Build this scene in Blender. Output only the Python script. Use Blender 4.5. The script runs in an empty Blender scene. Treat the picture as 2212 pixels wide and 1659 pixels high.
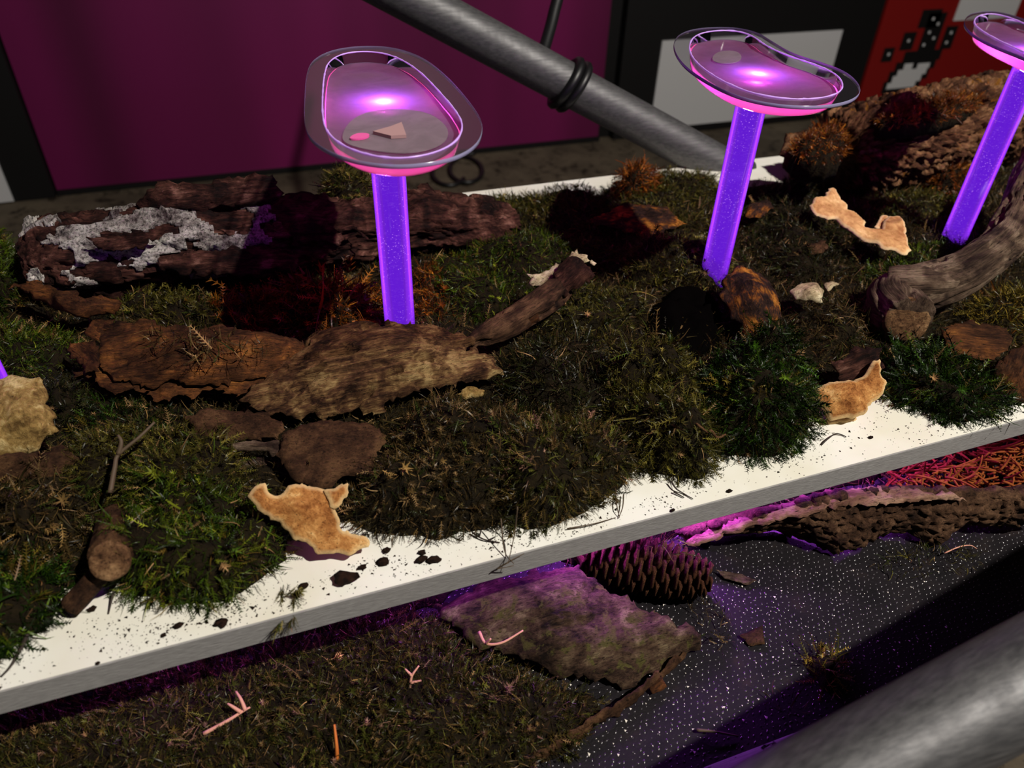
import bpy, math, random
import numpy as np
from mathutils import Matrix, Vector
from mathutils.geometry import delaunay_2d_cdt

rng = np.random.default_rng(7)
random.seed(7)
S = bpy.context.scene
C = S.collection

# ------------------------------------------------------------------ camera
F_PX, CX, CY, H = 1600.0, 1106.0, 829.5, 0.367      # focal length in px of the 2212 px frame, height over the board
def nrm(v): return v / np.linalg.norm(v)
_D = nrm(np.array([-76., 2060., 1600.]))
_X = np.array([5324., -1046., 1600.]); _X = nrm(_X - _D * (_X @ _D))
_Y = nrm(np.cross(_D, _X)); _Y = _Y if _Y[2] > 0 else -_Y
RW = np.stack([_X, _Y, -_D])                        # world <- camera (x right, y down, z forward)
cam_d = bpy.data.cameras.new('camera'); cam = bpy.data.objects.new('camera', cam_d); C.objects.link(cam)
m = Matrix.Identity(4)
for i in range(3):
    m[i][0] = RW[i, 0]; m[i][1] = -RW[i, 1]; m[i][2] = -RW[i, 2]
m[2][3] = H
cam.matrix_world = m
cam_d.sensor_width = 36.0; cam_d.sensor_fit = 'HORIZONTAL'; cam_d.lens = F_PX / 2212 * 36
cam_d.clip_start = 0.01; cam_d.clip_end = 50
cam_d.dof.use_dof = True; cam_d.dof.focus_distance = 0.56; cam_d.dof.aperture_fstop = 7.5
S.camera = cam
S.view_settings.view_transform = 'Standard'; S.view_settings.look = 'None'
S.view_settings.exposure = 0.0; S.view_settings.gamma = 1.0; S.view_settings.use_curve_mapping = False

def ray(px, py): return RW @ nrm(np.array([px - CX, py - CY, F_PX]))
def P(px, py, z):
    r = ray(px, py); return np.array([0, 0, H]) + r * ((z - H) / r[2])
def PY(px, py, y):
    r = ray(px, py); return np.array([0, 0, H]) + r * (y / r[1])
def pj(w_):
    q = RW.T @ (np.asarray(w_) - np.array([0, 0, H])); return (CX + F_PX * q[0] / q[2], CY + F_PX * q[1] / q[2], w_[2])
def PD(px, py, d):
    r = ray(px, py); return np.array([0, 0, H]) + r * d / (RW.T @ r)[2]

# ------------------------------------------------------------------ world + lamps of the room
w = bpy.data.worlds.new('world'); S.world = w; w.use_nodes = True
w.node_tree.nodes['Background'].inputs[0].default_value = (0.75, 0.6, 0.9, 1)
w.node_tree.nodes['Background'].inputs[1].default_value = 0.0035
def lamp(name, kind, loc, power, color, radius=.03, target=None, angle=60, blend=.3):
    d = bpy.data.lights.new(name, kind); d.energy = power; d.color = color
    d.shadow_soft_size = radius
    o = bpy.data.objects.new(name, d); C.objects.link(o); o.location = loc
    if kind == 'SPOT':
        d.spot_size = math.radians(angle); d.spot_blend = blend
        o.rotation_euler = (Vector(target) - Vector(loc)).to_track_quat('-Z', 'Y').to_euler()
    return o
KEY_DIR = nrm(np.array([0.38, -0.60, 1.0]))
KEY_POS = np.array([0.25, 0.5, 0.0]) + KEY_DIR * 2.6
lamp('ceiling_spotlight', 'SPOT', KEY_POS, 335, (1.0, 0.94, 0.85), .03, (0.25, 0.5, 0), 125, .3)

# ------------------------------------------------------------------ noise
def _hash(ix, iy, iz, seed):
    h = (ix.astype(np.int64) * 374761393 + iy.astype(np.int64) * 668265263 + iz.astype(np.int64) * 2147483647 // 7 + seed * 1274126177) & 0xffffffff
    h = ((h ^ (h >> 13)) * 1274126177) & 0xffffffff
    h = ((h ^ (h >> 16)) * 2246822519) & 0xffffffff
    h = h ^ (h >> 15)
    return (h & 0xffffff) / float(0xffffff)
def vnoise(p, seed=0):
    i = np.floor(p).astype(np.int64); f = p - i; f = f * f * (3 - 2 * f); o = 0
    for dx in (0, 1):
        wx = f[:, 0] if dx else 1 - f[:, 0]
        for dy in (0, 1):
            wy = f[:, 1] if dy else 1 - f[:, 1]
            for dz in (0, 1):
                wz = f[:, 2] if dz else 1 - f[:, 2]
                o = o + wx * wy * wz * _hash(i[:, 0] + dx, i[:, 1] + dy, i[:, 2] + dz, seed)
    return o * 2 - 1
def fbm(p, octv=4, seed=0):
    o = 0; a = .5; q = np.asarray(p, float)
    for k in range(octv):
        o = o + a * vnoise(q + k * 17.3, seed + k); a *= .5; q = q * 2.03
    return o
def voronoi(p, seed=0):
    i = np.floor(p[:, :2]).astype(np.int64); f1 = np.full(len(p), 9.); f2 = f1.copy(); cid = np.zeros(len(p))
    for dx in (-1, 0, 1):
        for dy in (-1, 0, 1):
            cx = i[:, 0] + dx; cy = i[:, 1] + dy; z0 = np.zeros_like(cx)
            jx = cx + _hash(cx, cy, z0, seed); jy = cy + _hash(cx, cy, z0 + 5, seed)
            d = np.hypot(p[:, 0] - jx, p[:, 1] - jy); r = _hash(cx, cy, z0 + 9, seed)
            n1 = d < f1
            f2 = np.where(n1, f1, np.minimum(f2, d)); cid = np.where(n1, r, cid); f1 = np.where(n1, d, f1)
    return f1, f2, cid
def relief(g, kind, freq, seed):
    """height in about -1..1 of bark at grain coordinates g (x runs along the grain)"""
    q = g * freq
    if kind == 'grain':
        wv = q + .5 * np.stack([0 * q[:, 0], fbm(q * .35, 2, seed + 30), fbm(q * .35 + 8, 2, seed + 31)], 1)
        a = 1 - 2.4 * np.abs(fbm(wv * [.09, 1, 1], 4, seed)); b = fbm(wv * [.22, 2.6, 2.6], 3, seed + 3)
        c = fbm(q * [.2, .3, .3], 2, seed + 8); h = fbm(wv * [.3, .9, .9] + 5, 3, seed + 12)
        return .55 * (a - .5) + .4 * b + .7 * c - 1.1 * np.clip((h - .22) * 8, 0, 1)
    if kind == 'flaky':
        wv = q + .35 * np.stack([fbm(q * 1.1, 2, seed + 30), fbm(q * 1.1 + 8, 2, seed + 31), 0 * q[:, 0]], 1)
        a = fbm(wv * [.3, .8, .8], 5, seed) * 5.0; st = np.floor(a); fr = a - st
        return (st + np.clip((fr - .85) * 7, 0, 1)) / 3.0 + .35 * fbm(q * [1.0, 3.2, 3.2], 3, seed + 2)
    if kind == 'plate':
        qq = q.copy(); qq[:, 0] = q[:, 0] * .55 + .5 * fbm(q * .9, 3, seed); qq[:, 1] = q[:, 1] + .5 * fbm(q * .9 + 9, 3, seed)
        if np.ptp(q[:, 2]) > .5 * np.ptp(q[:, 1]): qq[:, 1] = np.arctan2(q[:, 2], q[:, 1]) * np.hypot(q[:, 1], q[:, 2]).mean() + .5 * fbm(q * .9 + 9, 3, seed)
        f1, f2, cid = voronoi(qq, seed)
        e = np.clip((f2 - f1) / .30, 0, 1) ** .7
        return e * (.8 + .8 * cid) - .8 + .45 * fbm(q * 2.4, 3, seed + 4) + .35 * fbm(q * .3, 2, seed + 6)
    if kind == 'smooth':
        return .8 * fbm(q * .6, 3, seed) + .4 * fbm(q * 3, 3, seed + 1)
    if kind == 'ring':
        return .7 * fbm(q * .5, 3, seed) + .5 * fbm(q * 2.5, 3, seed + 1) + .2 * np.sin(q[:, 1] * 3 + 2 * fbm(q * .5, 2, seed + 5))

# ------------------------------------------------------------------ mesh helpers
def mesh_obj(name, v, faces, mat, parent=None, smooth=True, g=None, col=None, matrix=None, kind=None):
    """faces: (n,3) int array, or a list of index lists"""
    me = bpy.data.meshes.new(name)
    v = np.asarray(v, float)
    if isinstance(faces, np.ndarray) and faces.ndim == 2:
        n, k = faces.shape
        me.vertices.add(len(v)); me.vertices.foreach_set('co', v.ravel())
        me.loops.add(n * k); me.loops.foreach_set('vertex_index', faces.ravel().astype(np.int32))
        me.polygons.add(n); me.polygons.foreach_set('loop_start', np.arange(0, n * k, k, dtype=np.int32))
        me.update(calc_edges=True)
    else:
        me.from_pydata([tuple(x) for x in v], [], [list(map(int, f)) for f in faces]); me.update()
    if smooth: me.polygons.foreach_set('use_smooth', np.ones(len(me.polygons), bool))
    if g is not None:
        a = me.attributes.new('g', 'FLOAT_VECTOR', 'POINT'); a.data.foreach_set('vector', np.asarray(g, float).ravel())
    if col is not None:
        a = me.attributes.new('col', 'FLOAT_COLOR', 'POINT')
        c4 = np.ones((len(v), 4)); c4[:, :3] = col; a.data.foreach_set('color', c4.ravel())
    me.validate()
    if mat: me.materials.append(mat)
    o = bpy.data.objects.new(name, me); C.objects.link(o)
    if matrix is not None: o.matrix_world = matrix
    if parent: o.parent = parent
    if kind: o['kind'] = kind
    return o
def empty(name, loc=(0, 0, 0)):
    o = bpy.data.objects.new(name, None); C.objects.link(o); o.location = loc; o.empty_display_size = .02
    return o
def tag(o, label, cat, group=None):
    o['label'] = label; o['category'] = cat
    if group: o['group'] = group
    return o
def box(name, lo, hi, mat, parent=None, bevel=0.0, kind=None):
    lo = np.array(lo, float); hi = np.array(hi, float); c = (lo + hi) / 2; s = (hi - lo) / 2
    import bmesh
    bm = bmesh.new(); bmesh.ops.create_cube(bm, size=2)
    for v in bm.verts: v.co = Vector(np.array(v.co) * s)
    if bevel: bmesh.ops.bevel(bm, geom=bm.edges[:], offset=bevel, segments=2, affect='EDGES')
    me = bpy.data.meshes.new(name); bm.to_mesh(me); bm.free(); me.materials.append(mat)
    o = bpy.data.objects.new(name, me); C.objects.link(o)
    if parent:
        o.parent = parent; o.location = c - np.array(parent.location)
    else: o.location = c
    if kind: o['kind'] = kind
    return o
def catmull(pts, n):
    pts = np.asarray(pts, float)
    if len(pts) == 2: return pts[0] + (pts[1] - pts[0]) * np.linspace(0, 1, n)[:, None]
    q = np.vstack([2 * pts[0] - pts[1], pts, 2 * pts[-1] - pts[-2]]); out = []
    for t in np.linspace(0, len(pts) - 1 - 1e-6, n):
        i = int(t); f = t - i; a, b, c, d = q[i:i + 4]
        out.append(.5 * (2 * b + (c - a) * f + (2 * a - 5 * b + 4 * c - d) * f * f + (3 * b - a - 3 * c + d) * f ** 3))
    return np.array(out)
def frames(pts):
    t = np.gradient(pts, axis=0); t /= np.linalg.norm(t, axis=1)[:, None]
    ref = np.array([0, 0, 1.]) if abs(t[0, 2]) < .9 else np.array([0, 1., 0])
    s = nrm(np.cross(ref, t[0])); N = []; B = []
    for k in range(len(pts)):
        s = nrm(s - t[k] * (s @ t[k])); N.append(s); B.append(np.cross(t[k], s))
    return t, np.array(N), np.array(B)
def tube_mesh(pts, rad, nseg=12, disp=None, cap=True, wob=None):
    """pts: (n,3), rad scalar/array, disp(g)->offset; gives v, tris, g"""
    n = len(pts); t, N, B = frames(pts); rad = np.broadcast_to(np.asarray(rad, float), (n,))
    th = np.linspace(0, 2 * np.pi, nseg, endpoint=False)
    L = np.concatenate([[0], np.cumsum(np.linalg.norm(np.diff(pts, axis=0), axis=1))])
    cth, sth = np.cos(th), np.sin(th)
    dirs = N[:, None, :] * cth[None, :, None] + B[:, None, :] * sth[None, :, None]
    rr = np.repeat(rad[:, None], nseg, 1)
    g = np.stack([np.repeat(L[:, None], nseg, 1), rr * cth, rr * sth], -1)
    if disp is not None: rr = rr + disp(g.reshape(-1, 3)).reshape(n, nseg)
    v = pts[:, None, :] + dirs * rr[..., None]
    i = np.arange(n - 1)[:, None] * nseg; j = np.arange(nseg)[None]; j2 = (j + 1) % nseg
    a = (i + j).ravel(); b = (i + j2).ravel(); c = (i + nseg + j2).ravel(); d = (i + nseg + j).ravel()
    f = np.vstack([np.stack([a, b, c], 1), np.stack([a, c, d], 1)])
    v = v.reshape(-1, 3); g = g.reshape(-1, 3)
    if cap:
        c0, c1 = len(v), len(v) + 1
        v = np.vstack([v, pts[0], pts[-1]]); g = np.vstack([g, [0, 0, 0], [L[-1], 0, 0]])
        jj = np.arange(nseg); e = (n - 1) * nseg
        f = np.vstack([f, np.stack([np.full(nseg, c0), (jj + 1) % nseg, jj], 1), np.stack([np.full(nseg, c1), e + jj, e + (jj + 1) % nseg], 1)])
    return v, f, g
def tube(name, pts, rad, mat, parent=None, nseg=10, n=None, disp=None, kind=None):
    p = catmull(pts, n or max(2, 6 * (len(pts) - 1))); r = rad
    if not np.isscalar(rad): r = catmull(np.stack([rad, rad, rad], 1), len(p))[:, 0]
    v, f, g = tube_mesh(p, r, nseg, disp)
    o0 = np.array(parent.matrix_basis.translation) if parent else p[0]
    o = mesh_obj(name, v - o0, f, mat, None, g=g, kind=kind)
    if parent: o.parent = parent
    else: o.location = p[0]
    return o
def tps(xy, z, lam=1e-6):
    n = len(xy); d = np.linalg.norm(xy[:, None] - xy[None], axis=2)
    K = np.where(d > 0, d * d * np.log(d + 1e-12), 0) + np.eye(n) * lam
    Q = np.hstack([np.ones((n, 1)), xy]); A = np.block([[K, Q], [Q.T, np.zeros((3, 3))]])
    s = np.linalg.solve(A, np.concatenate([z, np.zeros(3)]))
    def ev(p):
        d = np.linalg.norm(p[:, None] - xy[None], axis=2)
        return np.where(d > 0, d * d * np.log(d + 1e-12), 0) @ s[:n] + s[n] + p @ s[n + 1:]
    return ev
def resample(poly, step):
    out = []
    for a, b in zip(poly, np.roll(poly, -1, 0)):
        k = max(1, int(np.ceil(np.linalg.norm(b - a) / step)))
        for i in range(k): out.append(a + (b - a) * i / k)
    return np.array(out)
def smooth_closed(poly, it=1):
    for _ in range(it):
        nx = np.roll(poly, -1, 0); q = np.empty((2 * len(poly), 2)); q[0::2] = .75 * poly + .25 * nx; q[1::2] = .25 * poly + .75 * nx; poly = q
    return poly
def inside(p, poly):
    x, y = p[:, 0], p[:, 1]; c = np.zeros(len(p), bool); a = poly; b = np.roll(poly, -1, 0)
    for (x0, y0), (x1, y1) in zip(a, b):
        k = (y0 > y) != (y1 > y)
        with np.errstate(divide='ignore', invalid='ignore'):
            c ^= k & (x < (x1 - x0) * (y - y0) / (y1 - y0 + 1e-15) + x0)
    return c
def bdist(p, poly):
    a = poly; b = np.roll(poly, -1, 0); out = np.full(len(p), 1e9)
    for s, e in zip(a, b):
        d = e - s; t = np.clip(((p - s) @ d) / (d @ d + 1e-15), 0, 1)
        out = np.minimum(out, np.linalg.norm(p - s - t[:, None] * d, axis=1))
    return out
def patch(poly, step, seed=0):
    """triangulated patch inside a 2D polygon: points, tris, boundary loop length"""
    r = np.random.default_rng(seed)
    lo, hi = poly.min(0), poly.max(0)
    gx, gy = np.meshgrid(np.arange(lo[0], hi[0], step), np.arange(lo[1], hi[1], step))
    q = np.stack([gx.ravel(), gy.ravel()], 1) + r.uniform(-.3, .3, (gx.size, 2)) * step
    q = q[inside(q, poly)]; q = q[bdist(q, poly) > step * .45]
    pts = np.vstack([poly, q]); n = len(poly)
    vs, es, fs, *_ = delaunay_2d_cdt([Vector(p) for p in pts], [], [list(range(n))], 1, 1e-7)
    v = np.array([tuple(x) for x in vs]); f = np.array([list(x) for x in fs if len(x) == 3], int)
    a = v[f]; ar = np.cross(a[:, 1] - a[:, 0], a[:, 2] - a[:, 0]); f[ar < 0] = f[ar < 0][:, ::-1]
    return v, f
def boundary_edges(f):
    e = np.vstack([f[:, [0, 1]], f[:, [1, 2]], f[:, [2, 0]]]); s = np.sort(e, 1)
    key = s[:, 0].astype(np.int64) * 10000000 + s[:, 1]; u, idx, cnt = np.unique(key, return_index=True, return_counts=True)
    return e[idx[cnt == 1]]
def slab(name, ctrl, th, mat, rel=('grain', 90, .003), res=.003, rag=.0025, extra=(), seed=0, parent=None, edge_mat=None, grain=None, under=.3, round_=1.0, smooth=False):
    """a ragged slab: ctrl are outline points (px, py, z) of the photograph with their own height in the scene"""
    c3 = np.array([P(*c) for c in ctrl]); x3 = np.array([P(*c) for c in extra]) if len(extra) else np.zeros((0, 3))
    al = np.vstack([c3, x3]); o = al.mean(0)
    U, s_, Vt = np.linalg.svd(al - o); u, v_, w_ = Vt
    if grain is not None:
        gd = P(grain[2], grain[3], o[2]) - P(grain[0], grain[1], o[2]); gd = gd - w_ * (gd @ w_); u = nrm(gd)
    if w_ @ (np.array([0, 0, H]) - o) < 0: w_ = -w_
    v_ = np.cross(w_, u)
    M = np.stack([u, v_, w_], 1)
    lc = (al - o) @ M; poly = lc[:len(c3), :2]
    ev = tps(lc[:, :2], lc[:, 2], 1e-7)
    if smooth: poly = smooth_closed(resample(poly, .006), 1)
    poly = resample(poly, res)
    q3 = np.hstack([poly, np.zeros((len(poly), 1))])
    poly = poly + rag * np.stack([fbm(q3 * 110 + 3, 3, seed), fbm(q3 * 110 + 40, 3, seed + 1)], 1) * 2 + (0 if smooth else rag * 1.1) * np.stack([fbm(q3 * 330 + 9, 2, seed + 4), fbm(q3 * 330 + 70, 2, seed + 5)], 1)
    pv, f = patch(poly, res, seed)
    bd = bdist(pv, poly); g = np.hstack([pv, np.zeros((len(pv), 1))])
    base = ev(pv); e = np.clip(bd / (th * 1.2 * round_ + 1e-6), 0, 1); e = np.sqrt(1 - (1 - e) ** 2)
    top = base + rel[2] * relief(g, rel[0], rel[1], seed) * (.35 + .65 * e) - th * .45 * (1 - e)
    bot = base - th * (.55 + .45 * e) - under * rel[2] * fbm(g * 60, 3, seed + 20)
    bot = np.minimum(bot, top - th * .12)
    n = len(pv)
    vv = np.vstack([np.hstack([pv, top[:, None]]), np.hstack([pv, bot[:, None]])])
    be = boundary_edges(f)
    sd = np.vstack([np.stack([be[:, 1], be[:, 0], be[:, 0] + n], 1), np.stack([be[:, 1], be[:, 0] + n, be[:, 1] + n], 1)])
    ff = np.vstack([f, f[:, ::-1] + n, sd])
    mw = Matrix.Identity(4)
    for i in range(3):
        for j in range(3): mw[i][j] = M[i, j]
        mw[i][3] = o[i]
    if parent is not None: mw = Matrix.Translation(-Vector(parent.location)) @ mw
    ob = mesh_obj(name, vv, ff, mat, parent, g=vv, smooth=smooth)
    at_ = ob.data.attributes.new('bd', 'FLOAT', 'POINT'); at_.data.foreach_set('value', np.tile(np.clip(bd / .02, 0, 1), 2))
    ob.matrix_basis = mw
    return ob

# ------------------------------------------------------------------ materials
def lin(c): return tuple(((x / 255) / 12.92 if x / 255 <= .04045 else ((x / 255 + .055) / 1.055) ** 2.4) for x in c) + (1,)
class N:
    def __init__(s, name):
        s.m = bpy.data.materials.new(name); s.m.use_nodes = True; s.t = s.m.node_tree
        s.b = s.t.nodes['Principled BSDF']; s.out = s.t.nodes['Material Output']
    def n(s, typ, **k):
        x = s.t.nodes.new(typ)
        for a, v in k.items():
            if a[0] == '_': x.inputs[a[1:].replace('_', ' ')].default_value = v
            else: setattr(x, a, v)
        return x
    def l(s, a, b): s.t.links.new(a, b)
    def coords(s, attr='g', scale=(1, 1, 1)):
        if attr == 'obj': src = s.n('ShaderNodeTexCoord').outputs['Object']
        else: src = s.n('ShaderNodeAttribute', attribute_name=attr).outputs['Vector']
        mp = s.n('ShaderNodeMapping'); mp.inputs['Scale'].default_value = scale; s.l(src, mp.inputs[0]); return mp.outputs[0]
    def noise(s, co, scale, detail=6, rough=.6, dist=0):
        x = s.n('ShaderNodeTexNoise'); x.inputs['Scale'].default_value = scale; x.inputs['Detail'].default_value = detail
        x.inputs['Roughness'].default_value = rough; x.inputs['Distortion'].default_value = dist; s.l(co, x.inputs['Vector']); return x.outputs['Fac']
    def ramp(s, fac, stops, interp='LINEAR'):
        r = s.n('ShaderNodeValToRGB'); r.color_ramp.interpolation = interp
        while len(r.color_ramp.elements) < len(stops): r.color_ramp.elements.new(.5)
        for e, (p, c) in zip(r.color_ramp.elements, stops):
            e.position = p; e.color = c if len(c) == 4 else tuple(c) + (1,)
        s.l(fac, r.inputs[0]); return r.outputs[0]
    def mix(s, fac, a, b, mode='MIX'):
        x = s.n('ShaderNodeMix', data_type='RGBA', blend_type=mode)
        for i, v in ((0, fac), (6, a), (7, b)):
            if hasattr(v, 'is_output'): s.l(v, x.inputs[i])
            else: x.inputs[i].default_value = v
        return x.outputs[2]
    def bump(s, h, strength=.5, dist=.002, prev=None):
        x = s.n('ShaderNodeBump'); x.inputs['Strength'].default_value = strength; x.inputs['Distance'].default_value = dist
        s.l(h, x.inputs['Height'])
        if prev is not None: s.l(prev, x.inputs['Normal'])
        return x.outputs[0]
def wood(name, stops, freq=60, stretch=.25, rough=.75, bump=.9, bdist=.0036, spots=None, attr='g', spec=.12, crack=.45, rim=None, tone=None):
    """stops: colours from dark to light; freq: streaks per metre across the grain"""
    k = N(name); co = k.coords(attr, (stretch, 1, 1)); iso = k.coords(attr)
    big = k.noise(iso, freq * .16, 4, .55, .5); st = k.noise(co, freq, 8, .7, .5); fine = k.noise(co, freq * 3.2, 5, .75, .2)
    mth = k.n('ShaderNodeMath', operation='MULTIPLY_ADD'); mth.inputs[1].default_value = .55; k.l(big, mth.inputs[0])
    m2 = k.n('ShaderNodeMath', operation='MULTIPLY'); m2.inputs[1].default_value = .45; k.l(st, m2.inputs[0]); k.l(m2.outputs[0], mth.inputs[2])
    c = k.ramp(mth.outputs[0], [(.5 + (p - .5) * .34, lin(x)) for p, x in stops])
    if spots:
        f2 = k.noise(iso, spots[0], 6, .65, .5); msk = k.ramp(f2, [(spots[1], (0, 0, 0)), (spots[1] + .05, (1, 1, 1))])
        c = k.mix(msk, c, lin(spots[2]))
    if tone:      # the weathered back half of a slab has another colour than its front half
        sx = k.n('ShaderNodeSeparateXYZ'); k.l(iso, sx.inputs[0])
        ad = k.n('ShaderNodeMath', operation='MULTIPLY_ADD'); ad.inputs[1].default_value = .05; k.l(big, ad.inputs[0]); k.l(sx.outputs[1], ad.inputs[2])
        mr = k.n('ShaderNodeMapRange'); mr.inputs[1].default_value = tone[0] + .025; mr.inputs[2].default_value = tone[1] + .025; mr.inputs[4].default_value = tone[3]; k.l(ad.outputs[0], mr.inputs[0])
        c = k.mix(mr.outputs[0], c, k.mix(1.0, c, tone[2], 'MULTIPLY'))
    ck = k.ramp(fine, [(crack - .10, (1, 1, 1)), (crack + .02, (0, 0, 0))])
    c = k.mix(ck, c, k.mix(.88, c, (0.003, .0015, .001, 1)))
    lt = k.ramp(fine, [(.58, (0, 0, 0)), (.74, (.55, .55, .55))]); c = k.mix(lt, c, k.mix(.6, c, lin(stops[-1][1])))
    if rim:
        b_ = k.n('ShaderNodeAttribute', attribute_name='bd').outputs['Fac']
        c = k.mix(k.ramp(b_, [(.0, (.9, .9, .9)), (.05, (.6, .6, .6)), (.14, (0, 0, 0))]), c, lin(rim))
    k.l(c, k.b.inputs['Base Color']); k.b.inputs['Roughness'].default_value = rough; k.b.inputs['Specular IOR Level'].default_value = spec
    nb = k.bump(st, bump, bdist); nb = k.bump(fine, bump, bdist * .45, nb); k.l(nb, k.b.inputs['Normal'])
    return k.m
def plain(name, col, rough=.5, metal=0, spec=.5):
    k = N(name); k.b.inputs['Base Color'].default_value = lin(col); k.b.inputs['Roughness'].default_value = rough
    k.b.inputs['Metallic'].default_value = metal; k.b.inputs['Specular IOR Level'].default_value = spec; return k.m

M = {}
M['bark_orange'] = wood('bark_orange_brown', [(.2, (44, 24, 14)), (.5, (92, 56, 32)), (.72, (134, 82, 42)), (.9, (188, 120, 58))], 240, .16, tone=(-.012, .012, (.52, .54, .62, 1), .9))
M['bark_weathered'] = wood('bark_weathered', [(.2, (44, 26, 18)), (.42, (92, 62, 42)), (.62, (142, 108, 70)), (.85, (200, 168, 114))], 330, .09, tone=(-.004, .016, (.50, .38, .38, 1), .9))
M['bark_plain'] = wood('bark_plain_brown', [(.2, (46, 29, 19)), (.5, (80, 54, 36)), (.8, (112, 80, 54))], 260, .6)
M['bark_dark'] = wood('bark_dark_red', [(.2, (20, 10, 9)), (.45, (50, 26, 21)), (.68, (88, 54, 44)), (.88, (140, 100, 86))], 260, .16)
M['bark_plate'] = wood('bark_plated', [(.2, (40, 26, 18)), (.5, (86, 60, 43)), (.8, (124, 92, 68))], 300, .6)
M['bark_lichen'] = wood('bark_lichen', [(.2, (30, 20, 16)), (.45, (76, 56, 44)), (.65, (100, 80, 62)), (.85, (140, 122, 92))], 260, .3, spots=(70, .56, (92, 86, 46)))
M['bark_rust'] = wood('bark_rust', [(.2, (26, 15, 12)), (.48, (60, 40, 34)), (.6, (120, 70, 28)), (.85, (198, 130, 52))], 220, .35)
M['bark_shaggy'] = wood('bark_shaggy', [(.2, (46, 26, 18)), (.5, (104, 68, 46)), (.8, (160, 118, 82))], 240, .3, spots=(60, .60, (128, 82, 26)))
M['bark_inner'] = wood('bark_inner_face', [(.2, (96, 66, 52)), (.5, (140, 104, 84)), (.8, (176, 140, 116))], 200, .2)
M['branch_grey'] = wood('branch_grey', [(.2, (50, 36, 30)), (.5, (98, 78, 64)), (.8, (146, 124, 104))], 330, .08)
M['branch_brown'] = wood('branch_brown', [(.2, (32, 20, 15)), (.5, (74, 50, 37)), (.8, (116, 84, 62))], 330, .12)
M['crust'] = wood('white_crust', [(.2, (70, 58, 58)), (.42, (150, 142, 136)), (.7, (206, 200, 192)), (.9, (236, 230, 220))], 200, .8, .85, crack=.49)
M['cut_wood'] = wood('cut_wood', [(.2, (76, 50, 33)), (.5, (132, 96, 66)), (.8, (186, 146, 104))], 260, .8)
M['fungus_tan'] = wood('fungus_tan', [(.2, (150, 98, 58)), (.45, (186, 136, 88)), (.7, (212, 166, 112)), (.9, (236, 200, 148))], 150, .8, .8, .6, .001, crack=.34, rim=(244, 214, 166))
M['fungus_orange'] = wood('fungus_orange', [(.2, (118, 68, 30)), (.45, (168, 110, 58)), (.7, (204, 148, 86)), (.9, (230, 184, 122))], 260, 0.8, .8, .8, .0015, crack=.43, rim=(242, 208, 150))
M['fungus_pale'] = wood('fungus_pale', [(.2, (120, 102, 78)), (.5, (176, 158, 124)), (.8, (220, 206, 172))], 300, .3, .8, .8, .001)
M['fungus_yellow'] = wood('fungus_yellow', [(.2, (96, 72, 38)), (.5, (160, 130, 76)), (.8, (222, 198, 140))], 220, .8, .8, .9, .002, crack=.40)
M['twig'] = plain('twig', (78, 62, 44), .7)
M['twig_dark'] = plain('twig_dark', (44, 32, 26), .7)
M['twig_pink'] = plain('twig_pale', (214, 152, 130), .7)
M['twig_orange'] = plain('twig_orange', (200, 110, 40), .7)
M['crumb'] = wood('soil_crumb', [(.3, (30, 20, 15)), (.6, (64, 42, 30))], 500, 1, attr='obj')

k = N('moss'); a = k.n('ShaderNodeAttribute', attribute_name='col')
k.l(a.outputs['Color'], k.b.inputs['Base Color']); k.b.inputs['Roughness'].default_value = .38; k.b.inputs['Specular IOR Level'].default_value = .22
tr = k.n('ShaderNodeBsdfTranslucent'); k.l(a.outputs['Color'], tr.inputs[0])
mx = k.n('ShaderNodeMixShader'); mx.inputs[0].default_value = .12; k.l(k.b.outputs[0], mx.inputs[1]); k.l(tr.outputs[0], mx.inputs[2]); k.l(mx.outputs[0], k.out.inputs[0])
M['moss'] = k.m
k = N('moss_base'); f = k.noise(k.coords('obj'), 120, 6); k.l(k.ramp(f, [(.3, lin((14, 11, 7))), (.7, lin((34, 27, 14)))]), k.b.inputs['Base Color']); k.b.inputs['Roughness'].default_value = .95
k.b.inputs['Specular IOR Level'].default_value = .1; k.l(k.bump(f, 1, .004), k.b.inputs['Normal']); M['moss_base'] = k.m
k = N('white_board'); f = k.noise(k.coords('obj'), 9, 4); f2 = k.noise(k.coords('obj'), 900, 2)
c = k.ramp(f, [(.35, lin((226, 222, 206))), (.65, lin((240, 239, 232)))])
k.l(c, k.b.inputs['Base Color']); k.b.inputs['Roughness'].default_value = .45; k.l(k.bump(f2, .1, .0003), k.b.inputs['Normal']); M['white_board'] = k.m
k = N('board_edge'); f = k.noise(k.coords('obj', (1, 8, 8)), 160, 4); k.l(k.ramp(f, [(.3, lin((136, 134, 132))), (.7, lin((166, 164, 162)))]), k.b.inputs['Base Color'])
k.b.inputs['Roughness'].default_value = .5; k.l(k.bump(f, .5, .0006), k.b.inputs['Normal']); M['board_edge'] = k.m
k = N('deck_black'); f = k.noise(k.coords('obj'), 40, 6); k.l(k.ramp(f, [(.35, lin((15, 13, 16))), (.6, lin((24, 20, 23))), (.8, lin((44, 34, 28)))]), k.b.inputs['Base Color'])
k.b.inputs['Roughness'].default_value = .5; k.b.inputs['Specular IOR Level'].default_value = .2; k.l(k.bump(k.noise(k.coords('obj'), 900, 3), .4, .0005), k.b.inputs['Normal']); M['deck_black'] = k.m
k = N('deck_stud'); k.b.inputs['Base Color'].default_value = lin((48, 44, 48)); k.b.inputs['Roughness'].default_value = .25; k.b.inputs['Specular IOR Level'].default_value = .8; M['deck_stud'] = k.m
M['speck'] = plain('pale_speck', (226, 218, 206), .6)
k = N('aluminium'); f = k.noise(k.coords('obj', (1, 14, 14)), 30, 6, .6); f2 = k.noise(k.coords('obj', (3, 1, 1)), 26, 5, .6)
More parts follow.
